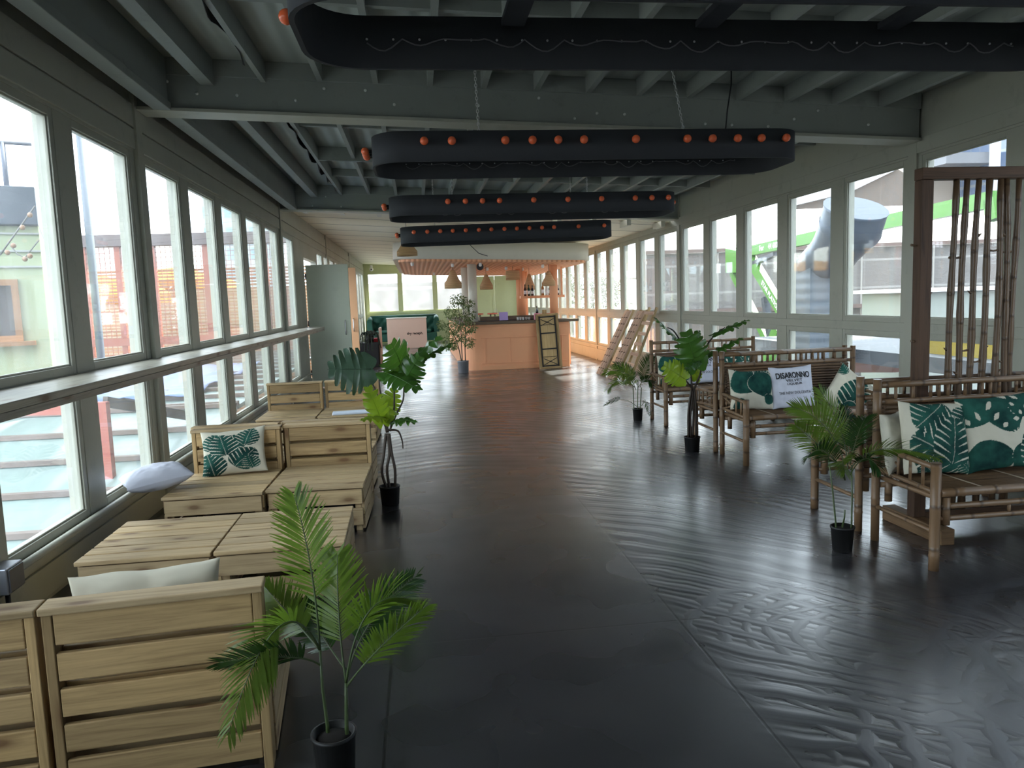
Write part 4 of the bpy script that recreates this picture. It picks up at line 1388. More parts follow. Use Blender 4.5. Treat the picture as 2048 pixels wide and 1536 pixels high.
for k, x in enumerate((2.30, 2.36, 2.42, 2.50, 2.56)):
    m_ = MB(); m_.lathe([(.025, 0), (.03, .07), (.028, .07), (.023, .005), (.001, .005)], (0, 0, 0), 12)
    o = m_.build('tumbler', mat('glass tumbler', (.55, .55, .55), .1), None, 0, (x, 17.28+.03*(k % 2), 1.101)); tag(o, 'small tumbler among others on the bar top', 'glass', 'tumblers on the bar top')
for k, (x, y) in enumerate(((2.05, 19.6), (2.55, 19.7))):
    s_ = empty('bar_stool', (x, 25.6, 0)); tag(s_, 'round red topped stool behind the bar, %s' % ('left' if k == 0 else 'right'), 'stool', 'stools behind the bar')
    m_ = MB(); m_.lathe([(.18, 1.12), (.19, 1.14), (.18, 1.17)], (0, 0, 0), 18); m_.build('stool_seat', mat('red seat', (.45, .12, .08), .5), s_)
    for q in range(4):
        a = q*PI/2+.5; m_ = MB(); m_.tube([(.1*math.cos(a), .1*math.sin(a), 1.12), (.18*math.cos(a), .18*math.sin(a), 0)], .012, 8); m_.build('leg', M['blackmetal'], s_)

# framed panel leaning on the bar
fp = empty('framed_signboard', (2.95, 16.74, 0)); fp.rotation_euler = (R(-11.5), R(-2.5), R(-6)); tag(fp, 'tall pine framed panel with black crossed bars leaning on the bar', 'framed panel')
m_ = MB(); W_, H_ = .52, 1.26
m_.b2(-W_/2, W_/2, .012, .03, .03, H_-.03); m_.build('backing', wood('birch ply', (.46, .34, .18), (.36, .25, .12), False), fp)
m_ = MB()
for x in (-W_/2, W_/2-.045): m_.b2(x, x+.045, -.02, .035, 0, H_)
m_.b2(-W_/2+.046, W_/2-.046, -.02, .035, 0, .04); m_.b2(-W_/2+.046, W_/2-.046, -.02, .035, H_-.04, H_); m_.build('wooden_frame', M['pine'], fp, .003)
m_ = MB()
for x in (-.19, .16): m_.b2(x, x+.03, -.004, .011, .05, H_-.05)
for z in (.055, .44, .80, H_-.085): m_.b2(-.16, .16, -.004, .010, z, z+.028)
for z0 in (.09, H_-.27):
    m_.bar((-.15, .003, z0), (.15, .003, z0+.15), .006, .014); m_.bar((-.15, .003, z0+.15), (.15, .003, z0), .006, .014)
for z in (.27, 1.0): m_.b2(-.16, .16, -.002, .008, z, z+.010)
m_.build('black_bars', M['blackmetal'], fp)

p0, p1 = at(940, 490, Y=16.2), at(975, 512, Y=16.35)
m_ = MB(); m_.tube([p0, (p0+p1)/2+Vector((0, 0, -.06)), p1], .008, 6); tag(m_.build('loose_cable', M['blackmetal']), 'thin loose cable hanging across the white canopy band', 'cable')
# clock, pendants
ck = empty('wall_clock', (1.44, 16.92, 2.33)); tag(ck, 'round black rimmed clock hanging under the front of the canopy', 'clock')
Mx = Matrix.Rotation(R(90), 4, 'X')
m_ = MB(); m_.lathe([(.058, .0), (.075, .0), (.08, .02), (.075, .03), (.058, .03)], (0, 0, 0), 24, True, Mx); m_.build('clock_rim', M['blackmetal'], ck)
m_ = MB(); m_.lathe([(.001, .012), (.06, .012)], (0, 0, 0), 24, False, Mx); m_.build('clock_face', M['whiteplastic'], ck)
m_ = MB(); m_.bar((0, -.016, 0), (.02, -.016, .035), .004, .006); m_.bar((0, -.016, 0), (-.03, -.016, -.01), .004, .005); m_.build('clock_hands', M['ink'], ck)
m_ = MB(); m_.tube([(0, 0, .075), (0, 0, .13)], .006, 6); m_.build('clock_bracket', M['blackmetal'], ck)


def rattan():
    m = mat('woven rattan', (.62, .40, .20), .6); t = NT(m)
    X, Y, Z = t.sep(t.co())
    ring = t.math('MULTIPLY_ADD', t.math('SINE', t.math('MULTIPLY', Z, 2*PI/.022)), .5, .5)
    t.base(t.mix(ring, (.40, .22, .10), (.74, .50, .27))); t.bump(ring, .7, .01)
    return m
M['rattan'] = rattan()
def pendant(px, ptop, pbot, Y, wpx, label, kind=0, top=2.40):
    a, b_ = at(px, ptop, Y=Y), at(px, pbot, Y=Y); h = a.z-b_.z; rr_ = wpx/FOC*Y/2
    o = empty('rattan_pendant', (a.x, Y, b_.z)); tag(o, label, 'pendant lamp', 'woven pendant lamps around the bar')
    m_ = MB()
    if kind == 0: prof = [(rr_, 0), (rr_*1.0, h*.28), (rr_*.72, h*.5), (rr_*.45, h*.78), (rr_*.28, h*.95), (.03, h)]
    else: prof = [(rr_, 0), (rr_, h*.9), (rr_*.9, h), (.03, h)]
    out = [(p-.008 if p > .05 else p, z) for p, z in prof[::-1]]
    m_.lathe(prof, (0, 0, 0), 20)
    m_.f = [f for f in m_.f if len(f) == 4]; n_ = len(m_.f); m_.uv = [u for u in m_.uv if len(u) == 4][:n_]; m_.sm = [True]*n_; m_.mi = [0]*n_
    sh_ = m_.build('lamp_shade', M['rattan'], o); sd = sh_.modifiers.new('t', 'SOLIDIFY'); sd.thickness = .008
    m_ = MB(); m_.tube([(0, 0, h), (0, 0, max(h+.02, top-b_.z))], .004, 6); m_.build('lamp_cord', M['blackmetal'], o)
    m_ = MB(); m_.ball((0, 0, h*.45), .035, 10, 8); m_.build('lamp_bulb', M['whiteplastic'], o)
    return o
pendant(813, 478, 512, 14.8, 40, 'woven pendant lamp hanging in front of the canopy at its left end', 0, 3.125)
pendant(905, 540, 577, 17.2, 34, 'woven pendant lamp left of the front cream column')
pendant(972, 549, 579, 18.5, 26, 'woven bell pendant lamp in front of the green double doors')
pendant(1025, 541, 560, 18.5, 28, 'flat grey and yellow drum pendant lamp', 1)
pendant(1058, 548, 580, 19.0, 22, 'woven pendant lamp above the left end of the bottle shelf')
pendant(1097, 542, 572, 17.6, 26, 'woven pendant lamp above the right end of the bottle shelf')
for k, (px, py, Yv) in enumerate(((960, 517, 16.9), (1012, 531, 18.5), (905, 530, 17.2), (975, 546, 19.), (1045, 546, 19.), (1085, 520, 17.4), (824, 519, 16.8), (868, 548, 22))):
    p = at(px, py, Y=Yv)
    o = empty('spot_light', (p.x, Yv, 2.46-.05-.088-.0332*(p.x-1.70))); tag(o, 'small white spot lamp under the canopy', 'spotlight', 'white spot lamps under the canopy')
    m_ = MB(); m_.lathe([(.02, .0), (.035, .02), (.035, .07), (.02, .085)], (0, 0, 0), 12); m_.build('lamp_head', M['whiteplastic'], o)

# camera on the corner
o = empty('security_camera', (-1.72, 30.9, 3.06)); tag(o, 'white dome security camera under the ceiling in the far left corner', 'security camera')
m_ = MB(); m_.ball((0, 0, -.06), .08, 14, 10); m_.build('camera_dome', M['whiteplastic'], o)
m_ = MB(); m_.ball((0, -.065, -.07), .03, 10, 6); m_.build('lens', M['blackmetal'], o)
m_ = MB(); m_.lathe([(.05, 0), (.05, .1)], (0, 0, 0), 12); m_.build('mount', M['whiteplastic'], o)

# ------------------------------------------------------------------ far left furniture
cf = empty('chesterfield_sofa', (-.55, 30.35, 0)); tag(cf, 'dark green buttoned sofa under the far windows', 'sofa')
m_ = MB(); m_.b2(-1.3, 1.3, -.45, .45, .12, .44); m_.build('seat_base', M['velvet'], cf, .03)
m_ = MB(); m_.b2(-1.08, 1.08, -.5, .25, .445, .56); m_.build('seat_cushion', M['velvet'], cf, .04)
m_ = MB(); nx, nz = 60, 14
b = len(m_.v)
for i in range(nx+1):
    for j in range(nz+1):
        x = -1.3+2.6*i/nx; z = .44+.62*j/nz
        m_.v.append((x, .22-.05*abs(math.sin(x*9+z*9))*abs(math.sin(x*9-z*9))-.10*math.sin(j/nz*PI*.5), z))
for i in range(nx):
    for j in range(nz): a = b+i*(nz+1)+j; m_.face((a, a+nz+1, a+nz+2, a+1), None, True)
m_.b2(-1.3, 1.3, .24, .5, .44, 1.06); m_.tube([(-1.3, .30, 1.06), (1.3, .30, 1.06)], .085, 12); m_.build('backrest', M['velvet'], cf)
for x in (-1.3, 1.3):
    m_ = MB(); m_.b2(x-.1, x+.1, -.45, .3, .45, .9); m_.tube([(x, -.47, .92), (x, .3, 1.02)], .10, 12); m_.build('armrest', M['velvet'], cf)
for x in (-1.2, 1.2):
    for y in (-.4, .4):
        m_ = MB(); m_.lathe([(.02, 0), (.035, .12)], (x, y, 0), 10); m_.build('foot', M['darkwood'], cf)

pc = empty('reception_counter', (-.38, 27.2, 0)); tag(pc, 'pale pink counter with small black lettering before the green sofa', 'counter')
M['pink'] = painted('pale pink paint', (.78, .58, .50), .5, .03, 2, .03)
m_ = MB(); m_.b2(-.70, .70, -.02, .5, 0, 1.06); m_.build('counter_front', M['pink'], pc, .006)
m_ = MB(); m_.b2(-.72, .72, -.04, .55, 1.061, 1.09); m_.build('counter_top', M['white'], pc, .004)
text_mesh('lettering', 'dry receph.', .125, M['ink'], pc, Matrix.Translation((.28, -.0225, .52)) @ Matrix.Rotation(R(90), 4, 'X'), None, .004)
# tall thin pink panel and black cabinet with trailing plant
m_ = MB(); m_.b2(-.02, .02, -.55, .25, 0, .98); o = m_.build('divider_panel', M['pink'], None, .004, (-.97, 20.1, 0)); tag(o, 'narrow dusty pink panel beside the black cabinet', 'panel')
cb = empty('black_cabinet', (-1.42, 19.6, 0)); tag(cb, 'low black cabinet carrying plants past the open green door', 'cabinet')
m_ = MB(); m_.b2(-.5, .42, -.2, .25, 0, .62); m_.build('cabinet_body', M['black'], cb, .006)
for x in (-.28, .19):
    m_ = MB(); m_.b2(x-.215, x+.215, -.222, -.202, .05, .58); d_ = m_.build('door', M['black'], cb, .003)
    m_ = MB(); m_.ball((x+(.18 if x < 0 else -.18), -.235, .35), .013, 8, 6); m_.build('knob', M['steel'], d_)
o = empty('trailing_plant', (-1.22, 19.5, .62)); tag(o, 'dark trailing plant hanging over the black cabinet', 'potted plant')
m_ = MB(); m_.lathe([(.09, 0), (.12, .18), (.11, .18), (.10, .16), (.001, .16)], (0, 0, 0), 16); m_.build('pot', M['pot'], o)
m_ = MB(); rnd = random.Random(5)
for k in range(26):
    a = rnd.uniform(0, 2*PI); x, y = .12*math.cos(a), .12*math.sin(a); z = .19
    ln = rnd.uniform(.1, .6)
    dx, dy = math.cos(a)*.012, math.sin(a)*.012-.014
    for q in range(int(ln/.03)):
        x += dx*(.5 if q > 5 else 1.3); y += dy*(.5 if q > 5 else 1.3); z += .018 if q < 4 else -.03
        m_.ball((x, y, z), .017, 6, 4)
for k in range(60):
    a = rnd.uniform(0, 2*PI); q = rnd.uniform(0, .14); m_.ball((q*math.cos(a), q*math.sin(a), .18+rnd.uniform(0, .12)), .02, 6, 4)
m_.build('foliage', leaf_mat('dark trailing green', (.015, .035, .018), .1, .4), o)
m_ = MB(); m_.b2(-.14, .14, -.08, .08, 0, .10); o = m_.build('red_tin', mat('red tin', (.5, .03, .05), .4), None, .01, (-1.02, 19.62, .80)); 
o.location = (-1.10, 19.72, .622); tag(o, 'red tin on the black cabinet', 'tin')
m_ = MB(); m_.b2(-.07, .07, -.05, .05, 0, .28); o = m_.build('green_box', mat('green card', (.05, .3, .14), .5), None, .004, (-1.80, 19.6, .621)); tag(o, 'green box at the left end of the black cabinet', 'box')

# leaning pink pallets on the right wall
M['pinkwood'] = wood('pink washed timber', (.62, .44, .36), (.42, .27, .21))
for i, (yb, lab) in enumerate(((15.05, 'farther pink washed slatted panel leaning on the right wall'), (14.15, 'nearer pink washed slatted panel leaning on the right wall'))):
    lp = empty('slatted_screen', (3.62, yb-.35, 0)); lp.rotation_euler = (0, R(26.5), 0); tag(lp, lab, 'slatted panel', 'slatted panels leaning on the right wall')
    m_ = MB()
    for k in range(3): m_.b2(-.012, .012, k*.16, k*.16+.14, 0, 1.42)
    m_.build('board', M['pinkwood'], lp, .003)
    m_ = MB()
    for y in (0, .40): m_.b2(.013, .055, y, y+.05, 0, 1.46)
    m_.build('batten', M['pine'], lp, .003)
    m_ = MB()
    for k in range(9):
        for y in (.07, .23, .39):
            m_.tube([(-.013, y-.03, .15+k*.14), (-.03, y, .13+k*.14), (-.013, y+.03, .15+k*.14)], .006, 6)
    o = m_.build('hook', M['darkwood'], lp)
lp = empty('slatted_screen', (3.75, 13.2, 0)); lp.rotation_euler = (0, R(22), 0); tag(lp, 'bare pine lattice leaning on the right wall nearest the far bench', 'slatted panel', 'slatted panels leaning on the right wall')
for y in (0, .42):
    m_ = MB(); m_.b2(-.02, .02, y, y+.05, 0, 1.45); m_.build('batten', M['pine'], lp, .003)
m_ = MB()
for k in range(7): m_.b2(-.035, -.021, -.0, .47, .1+k*.2, .16+k*.2)
m_.build('rung', M['pinkwood'], lp, .002)

# ------------------------------------------------------------------ outside
def simple(name, mb, m, label, cat, bevel=0, group=None, loc=None):
    o = mb.build(name, m, None, bevel, loc); tag(o, label, cat, group); return o
M['extwhite'] = painted('weathered white', (.28, .28, .27), .6, .05, 1, .1)
M['gravel'] = painted('pale yard ground', (0.13, 0.125, 0.115), .9, .2, 1, .3)
m_ = MB(); m_.b2(-120, 140, -60, 160, -3.3, -3.0)
struct(m_.build('ground', M['gravel']))

# left: stepped roofs just below the windows
M['mint'] = corrugated('pale mint roof sheet', (.20, .26, .24), .3, 0, .4, .3)
M['mesh'] = mat('rusty red steel', (.26, .075, .045), .5)
for (ya, yb, za, zb_, lab) in ((5.6, 9.5, -.42, .33, 'pale mint corrugated roof just outside the left windows'), (9.6, 18.0, .34, .50, 'farther mint corrugated roof running up to the mesh fence')):
    m_ = MB(); b = len(m_.v)
    for y, z in ((ya, za), (yb, zb_)):
        for x in (-12, -2.24):
            for dz in (0, .05): m_.v.append((x, y, z+dz))
    for q in ((0, 1, 3, 2), (4, 6, 7, 5), (0, 4, 5, 1), (2, 3, 7, 6), (0, 2, 6, 4), (1, 5, 7, 3)): m_.face([b+i for i in q])
    o = simple('corrugated_roof', m_, M['mint'], lab, 'roof', 0, 'low mint roofs outside the left windows')
    n = int((yb-ya)/.75)
    for k in range(n+1):
        y = ya+(yb-ya)*k/n; z = za+(zb_-za)*k/n
        m_ = MB(); m_.b2(-12, -2.24, y-.04, y+.04, z+.051, z+.10); m_.build('roof_rib', mat('brown grey rib', (.16, .12, .10), .7), o)
m_ = MB(); m_.b2(-12, -2.24, 1, 5.5, -.62, -.56)
simple('grating_walkway', m_, corrugated('dark grating', (.10, .11, .12), .05, 1, .4, 1.), 'dark metal grating walkway below the left windows', 'walkway')
# blue tarpaulin
m_ = MB(); nx, ny = 60, 14; b = 0
for i in range(nx+1):
    for j in range(ny+1):
        x = -11+8*i/nx; y = 10.2+4.6*j/ny
        m_.v.append((x, y, .36+.09*j/ny+.07*noise.noise(Vector((x*1.3, y*1.1, 0)))+.07*noise.noise(Vector((x*4, y*3, 2)))+.1))
for i in range(nx):
    for j in range(ny): a = i*(ny+1)+j; m_.face((a, a+ny+1, a+ny+2, a+1), None, True)
o = simple('tarpaulin', m_, mat('blue tarpaulin', (.09, .15, .34), .35), 'crumpled blue tarpaulin lying on the roof outside the left windows', 'tarpaulin')
sd = o.modifiers.new('t', 'SOLIDIFY'); sd.thickness = .01
# red steel frame near the window
rf = empty('steel_frame', (0, 0, 0)); tag(rf, 'red painted steel frame standing just outside the lower left windows', 'steel frame')
p1 = at(205, 805, X=-3.0); p0 = Vector((-3.0, p1.y, -.9))
m_ = MB(); m_.bar(p0, p1, .09, .09); M['redox'] = mat('red oxide paint', (.36, .09, .06), .5); m_.build('post', M['redox'], rf)
m_ = MB(); q = at(-80, 822, Y=p1.y); m_.bar(q, p1+Vector((.04, 0, -.05)), .08, .11); m_.build('rail', M['redox'], rf)
m_ = MB(); m_.bar(p1+Vector((0, .06, 0)), p1+Vector((.45, 2.0, -.50)), .05, .10); m_.build('brace', mat('brown timber', (0.060, 0.042, 0.030), .6), rf)

# fence of mesh panels with red posts and timber slats behind, square to the hall
YF = 18.3
xa_, xb_ = at(110, 560, Y=YF).x, -2.7
ztf = at(300, 492, Y=YF).z; zlf = at(300, 682, Y=YF).z
fn = empty('mesh_fence', (0, YF, 0)); tag(fn, 'rusty wire mesh fence with red posts outside the left windows', 'fence')
for px in (172, 240, 310, 415, 533, 590):
    x = at(px, 560, Y=YF).x; m_ = MB(); m_.b2(x-.06, x+.06, -.06, .06, -3, ztf); m_.build('post', M['mesh'], fn)
m_ = MB()
x = xa_
while x < xb_: m_.b2(x-.006, x+.006, -.006, .006, .6, ztf); x += .11
z = .62
while z < ztf: m_.b2(xa_, xb_, -.018, -.0065, z-.006, z+.006); z += .11
o = m_.build('wire_mesh', M['mesh'], fn); o['kind'] = 'stuff'
m_ = MB(); m_.b2(xa_, xb_, -.09, -.061, zlf-.09, zlf+.09); m_.build('rail', M['mesh'], fn)
m_ = MB(); m_.b2(xa_-.3, xb_, -.15, .2, ztf+.001, ztf+.26); m_.build('top_beam', mat('grey brown beam', (.10, .07, .065), .6), fn)
m_ = MB()
for k in range(67): m_.b2(xa_, xb_, -.02, .02, -3+k*.085, -3+k*.085+.045)
simple('slatted_fence', m_, wood('warm timber slats', (.36, .20, .10), (.24, .12, .06), False), 'warm timber slatted fence behind the wire mesh on the left', 'fence', 0, None, (0, 20.5, 0))
m_ = MB(); m_.b2(-14, xb_, 23.8, 23.9, -3, 2.2); simple('pale_screen', m_, mat('warm cream screen', (.38, .30, .20), .8), 'pale warm screen wall beyond the timber slats on the left', 'wall panel')
M['yellow'] = leaf_mat('orange yellow canvas', (.50, .25, .02), .35, .8, (.75, .38, .03))
for k, (px, py, Yp, rr_) in enumerate(((172, 548, 26, 1.3), (262, 552, 22, 1.0), (345, 535, 27.5, 1.5), (425, 556, 31, 1.5))):
    q = at(px, py, Y=Yp); z = q.z
    o = empty('yellow_parasol', (q.x, Yp, -3)); tag(o, ['yellow parasol nearest the green shed beyond the fence', 'second yellow parasol beyond the fence from the green shed', 'third yellow parasol beyond the fence from the green shed', 'farthest yellow parasol beyond the fence'][k], 'parasol', 'yellow parasols beyond the mesh fence')
    m_ = MB(); m_.lathe([(rr_, z+3-.75), (rr_, z+3-.50), (rr_*.5, z+3-.1), (.02, z+3)], (0, 0, 0), 8, False)
    m_.f = [f for f in m_.f if len(f) == 4]; m_.uv = [[(0, 0)]*4 for _ in m_.f]; m_.sm = [False]*len(m_.f); m_.mi = [0]*len(m_.f)
    c_n = m_.build('canopy', M['yellow'], o); sd = c_n.modifiers.new('t', 'SOLIDIFY'); sd.thickness = .01
    m_ = MB(); m_.tube([(0, 0, 0), (0, 0, z+3)], .04, 8); m_.build('pole', M['extwhite'], o)
# white lean-to roof beyond, falling to the right
m_ = MB(); b = 0
A = [at(60, 372, Y=32), at(300, 470, Y=32), at(300, 478, Y=32), at(60, 402, Y=32)]
for dy in (0, 9):
    for p in A: m_.v.append((p.x, p.y+dy, p.z))
m_.face((0, 1, 2, 3)); m_.face((7, 6, 5, 4))
for q in range(4): r_ = (q+1) % 4; m_.face((q, 4+q, 4+r_, r_))
m_.b2(A[0].x, A[1].x, 32.5, 40, -3, A[2].z)
simple('long_white_roof', m_, mat('white roofing', (.75, .74, .72), .5), 'long white roof sloping down beyond the green shed', 'building')
def office():
    m = mat('hazy facade', (.32, .40, .44), .5); t = NT(m)
    X, Y, Z = t.sep(t.co())
    a = t.math('GREATER_THAN', t.math('FRACT', t.math('DIVIDE', Z, 1.6)), .45); c = t.math('GREATER_THAN', t.math('FRACT', t.math('DIVIDE', t.math('ADD', X, Y), 1.8)), .4)
    t.base(t.mix(t.math('MULTIPLY', a, c), (.34, .42, .46), (.22, .32, .38)))
    return m
q, q2 = at(402, 395, Y=62), at(560, 395, Y=62)
m_ = MB(); m_.b2(q.x, q2.x, 62, 72, -3, q.z); simple('distant_block', m_, office(), 'pale blue grey tower block far off beyond the left windows', 'building')
# green shed, turned so that its long side runs away from the window
SA = R(23)
c0 = at(88, 560, Y=9.6); c0.z = 0
shd = empty('green_shed', c0, SA); tag(shd, 'pale green timber shed with a wood framed window at the far left', 'shed')
Ms = Matrix.Translation(c0) @ Matrix.Rotation(SA, 4, 'Z'); Mi = Ms.inverted()
def onshed(x, y, off=0.):
    o_, d_ = Vector((0, 0, HC)), at(x, y, Y=1.)-Vector((0, 0, HC)); nrm = Ms.to_3x3() @ Vector((0, 1, 0))
    k = (c0+nrm*off-o_).dot(nrm)/d_.dot(nrm); return Mi @ (o_+d_*k)
zt_ = onshed(60, 452).z; zr_ = onshed(60, 376).z
m_ = MB(); m_.b2(-5, 0, 0, 3, .56, zt_); m_.build('shed_wall', painted('pale lime timber', (.27, .30, .19), .6, .1, 2, .15), shd, .01)
m_ = MB(); m_.b2(-5.2, 0, -.12, 3, zt_+.001, zr_); m_.build('shed_roof', mat('dark slate sheet', (.035, .045, .06), .4), shd, .01)
m_ = MB()
for z in (zt_-.10, zt_-.30, zt_-.48): m_.b2(-5, 0, -.03, -.001, z, z+.02)
m_.build('shed_board', M['extwhite'], shd)
a, c = onshed(-45, 560), onshed(48, 682)
m_ = MB(); f = .07; y0, y1 = -.07, -.001
m_.b2(a.x, c.x, y0, y1, a.z-f, a.z); m_.b2(a.x, c.x, y0, y1, c.z, c.z+f); m_.b2(c.x-f, c.x, y0, y1, c.z+f, a.z-f); m_.b2(a.x, a.x+f, y0, y1, c.z+f, a.z-f)
m_.b2(a.x-.05, c.x+.12, -.14, -.001, c.z-.05, c.z)
wf = m_.build('shed_window_frame', wood('orange pine', (.25, .13, .06), (.18, .09, .04), False), shd)
m_ = MB(); m_.b2(a.x+f, c.x-f, -.03, -.02, c.z+f, a.z-f); m_.build('shed_pane', mat('dark shed glass', (.05, .045, .045), .1), shd)
m_ = MB()
m_.tube([(-5, .6, zr_+.62), (0, .6, zr_+.62)], .03, 6)
for q in (.3, 1.2, 2.1, 3.0): m_.tube([(-q, .6, zr_), (-q, .6, zr_+.62)], .03, 6)
m_.build('roof_rail', mat('blue grey steel', (.08, .09, .12), .5), shd)
m_ = MB(); pt = at(160, 270, Y=12.); m_.tube([(pt.x, 12, -3), (pt.x, 12, pt.z+3)], .06, 8); simple('lamp_pole', m_, mat('pale blue grey steel', (0.105, 0.126, 0.156), .5), 'tall blue grey pole outside the second left window', 'pole')
# festoon of bulbs
fs = empty('festoon', (0, 0, 0)); tag(fs, 'string of small festoon bulbs on a rope before the green shed', 'string lights')
a, c = at(0, 510, Y=7.6), at(70, 412, Y=7.6)
m_ = MB(); m_.tube([a, c], .008, 6); 
d0, d1, d2 = at(20, 490, Y=7.6), at(50, 515, Y=7.6), at(78, 480, Y=7.6); m_.tube([d0, (d0+d1)/2+Vector((0, 0, -.03)), d1, d2], .006, 6); m_.build('rope', mat('grey rope', (0.150, 0.144, 0.135), .8), fs)
for q in ((27, 491), (50, 518), (60, 512), (45, 455), (60, 430), (15, 505)):
    p = at(*q, Y=7.6); m_ = MB(); m_.ball(p, .025, 8, 6); m_.build('bulb', mat('amber bulb', (0.225, 0.126, 0.066), .3), fs)

# ---- right side outside -----------------------------------------------------
def sheeting():
    m = mat('scaffold sheeting', (0.138, 0.123, 0.111), .7); t = NT(m)
    v = t.co(); X, Y, Z = t.sep(v)
    f = t.math('ABSOLUTE', t.math('SUBTRACT', t.math('FRACT', t.math('DIVIDE', Z, 1.15)), .5))
    ln = t.ramp(f, [(.455, 0), (.47, 1)])
    g = t.math('ABSOLUTE', t.math('SUBTRACT', t.math('FRACT', t.math('DIVIDE', X, 2.3)), .5))
    vl = t.ramp(g, [(.48, 0), (.49, .35)])
    n = t.noise(t.co('Object', (1, .5, 1.6)), .9, 5, .6)
    c = t.mix(n, (0.108, 0.096, 0.090), (0.180, 0.165, 0.150))
    t.base(t.mix(t.math('MAXIMUM', ln, vl), c, (0.255, 0.240, 0.222))); t.bump(n, .6, .2)
    return m
M['sheet'] = sheeting()
VA = -YAW
sw_ = empty('sheeted_scaffold', (at(1290, 500, Y=31).x, 31, -3), VA); tag(sw_, 'long sheeted scaffold wall across the yard beyond the right windows', 'scaffold')
ztop = at(1480, 500, Y=29.5).z
m_ = MB(); m_.b2(0, 34, 0, .3, 0, ztop+3); m_.build('sheeting', M['sheet'], sw_)
m_ = MB(); m_.b2(0, 34, -.25, -.05, ztop+3-.0, ztop+3.14); m_.b2(0, 34, -.35, -.05, (ztop+3)*.60, (ztop+3)*.60+.16); m_.build('scaffold_rail', mat('rusty scaffold', (0.126, 0.081, 0.066), .6), sw_)
m_ = MB()
for k in range(12): m_.tube([(k*3, -.18, 0), (k*3, -.18, ztop+3.1)], .04, 6)
o = m_.build('scaffold_pole', mat('pale scaffold pole', (0.225, 0.210, 0.186), .5), sw_)
# white marquee roof behind the scaffold
m_ = MB(); n = 14; YM = 37
Lx, Rx = at(1350, 500, Y=YM).x, 42.5
z2 = at(1600, 424, Y=YM+6).z
pr = [(YM+12*k/n, ztop-.6+(z2-ztop+.6)*math.sin(PI*k/n)**.6) for k in range(n+1)]
for x in (Lx, Rx):
    for y, z in pr: m_.v.append((x, y-(x-Lx)*math.tan(YAW), z))
for k in range(n): m_.face((k, k+1, n+1+k+1, n+1+k), None, True)
m_.face(range(n+1)); m_.face(range(n+1, 2*n+2))
simple('white_marquee', m_, mat('white tent canvas', (.62, .62, .62), .6), 'huge white marquee roof rising above the scaffold sheeting', 'marquee')
# brick building with gable
def brick():
    m = mat('brown brick', (0.099, 0.072, 0.054), .8); t = NT(m)
    bt = t.new('ShaderNodeTexBrick'); mp = t.co('Object', (1, 1, 1), (R(90), 0, R(90)))
    t.l.new(mp, bt.inputs['Vector']); bt.inputs['Scale'].default_value = 2.2
    bt.inputs['Color1'].default_value = (0.114, 0.078, 0.057, 1); bt.inputs['Color2'].default_value = (0.081, 0.060, 0.045, 1); bt.inputs['Mortar'].default_value = (0.150, 0.135, 0.120, 1)
    t.base(bt.outputs[0]); return m
XB = 70
bb = empty('brick_building', (0, 0, 0)); tag(bb, 'brown brick gabled building above the marquee beyond the right windows', 'building')
g = [(1395, 470), (1395, 432), (1560, 420), (1705, 382), (1795, 338), (1850, 372), (1850, 470)]
pts = [at(x, y, Y=XB) for x, y in g]; pts[0].z = pts[-1].z = -3
m_ = MB(); n = len(pts)
for dy in (0, 14):
    for p in pts: m_.v.append((p.x+dy*.4, p.y+dy, p.z))
m_.face(range(n)); m_.face(range(2*n-1, n-1, -1))
for i in range(n): j = (i+1) % n; m_.face((i, n+i, n+j, j))
m_.build('gable_wall', brick(), bb)
m_ = MB(); A = [at(x, y, Y=XB-.6) for x, y in ((1560, 395), (1690, 352), (1795, 330), (1795, 338), (1700, 384), (1560, 418))]
n = len(A)
for dy in (0, 12):
    for p in A: m_.v.append((p.x+dy*.4, p.y+dy, p.z))
m_.face(range(n)); m_.face(range(2*n-1, n-1, -1))
for i in range(n): j = (i+1) % n; m_.face((i, n+i, n+j, j))
m_.build('roof', mat('pale slate roof', (.5, .5, .52), .6), bb)
for px in (1515, 1530):
    p = at(px, 428, Y=XB-.5); m_ = MB(); m_.b2(p.x-.35, p.x+.35, XB-.6, XB-.5, p.z-.4, p.z+.4); m_.build('window', M['extwhite'], bb)
oc = empty('stone_office', (0, 0, 0)); tag(oc, 'cream stone office with a projecting flat canopy at upper right', 'building')
YO = 92
xa_, xb_ = at(1815, 400, Y=YO).x, at(1990, 400, Y=YO).x
m_ = MB(); m_.b2(xa_, xb_, YO, YO+14, -3, at(1900, 235, Y=YO).z); m_.build('office_wall', painted('cream stone', (.42, .35, .29), .8, .06, .5, .05), oc)
p, q = at(1893, 305, Y=YO-8), at(1988, 322, Y=YO-8)
m_ = MB(); m_.b2(p.x, q.x, YO-8, YO-.01, q.z-.2, p.z); m_.build('canopy', mat('dark grey fascia', (.12, .12, .13), .5), oc)
p, q = at(1855, 305, Y=YO-.2), at(1872, 342, Y=YO-.2)
m_ = MB(); m_.b2(p.x, q.x, YO-.2, YO-.02, q.z, p.z); m_.build('window', mat('blue glass', (.2, .3, .4), .2), oc)
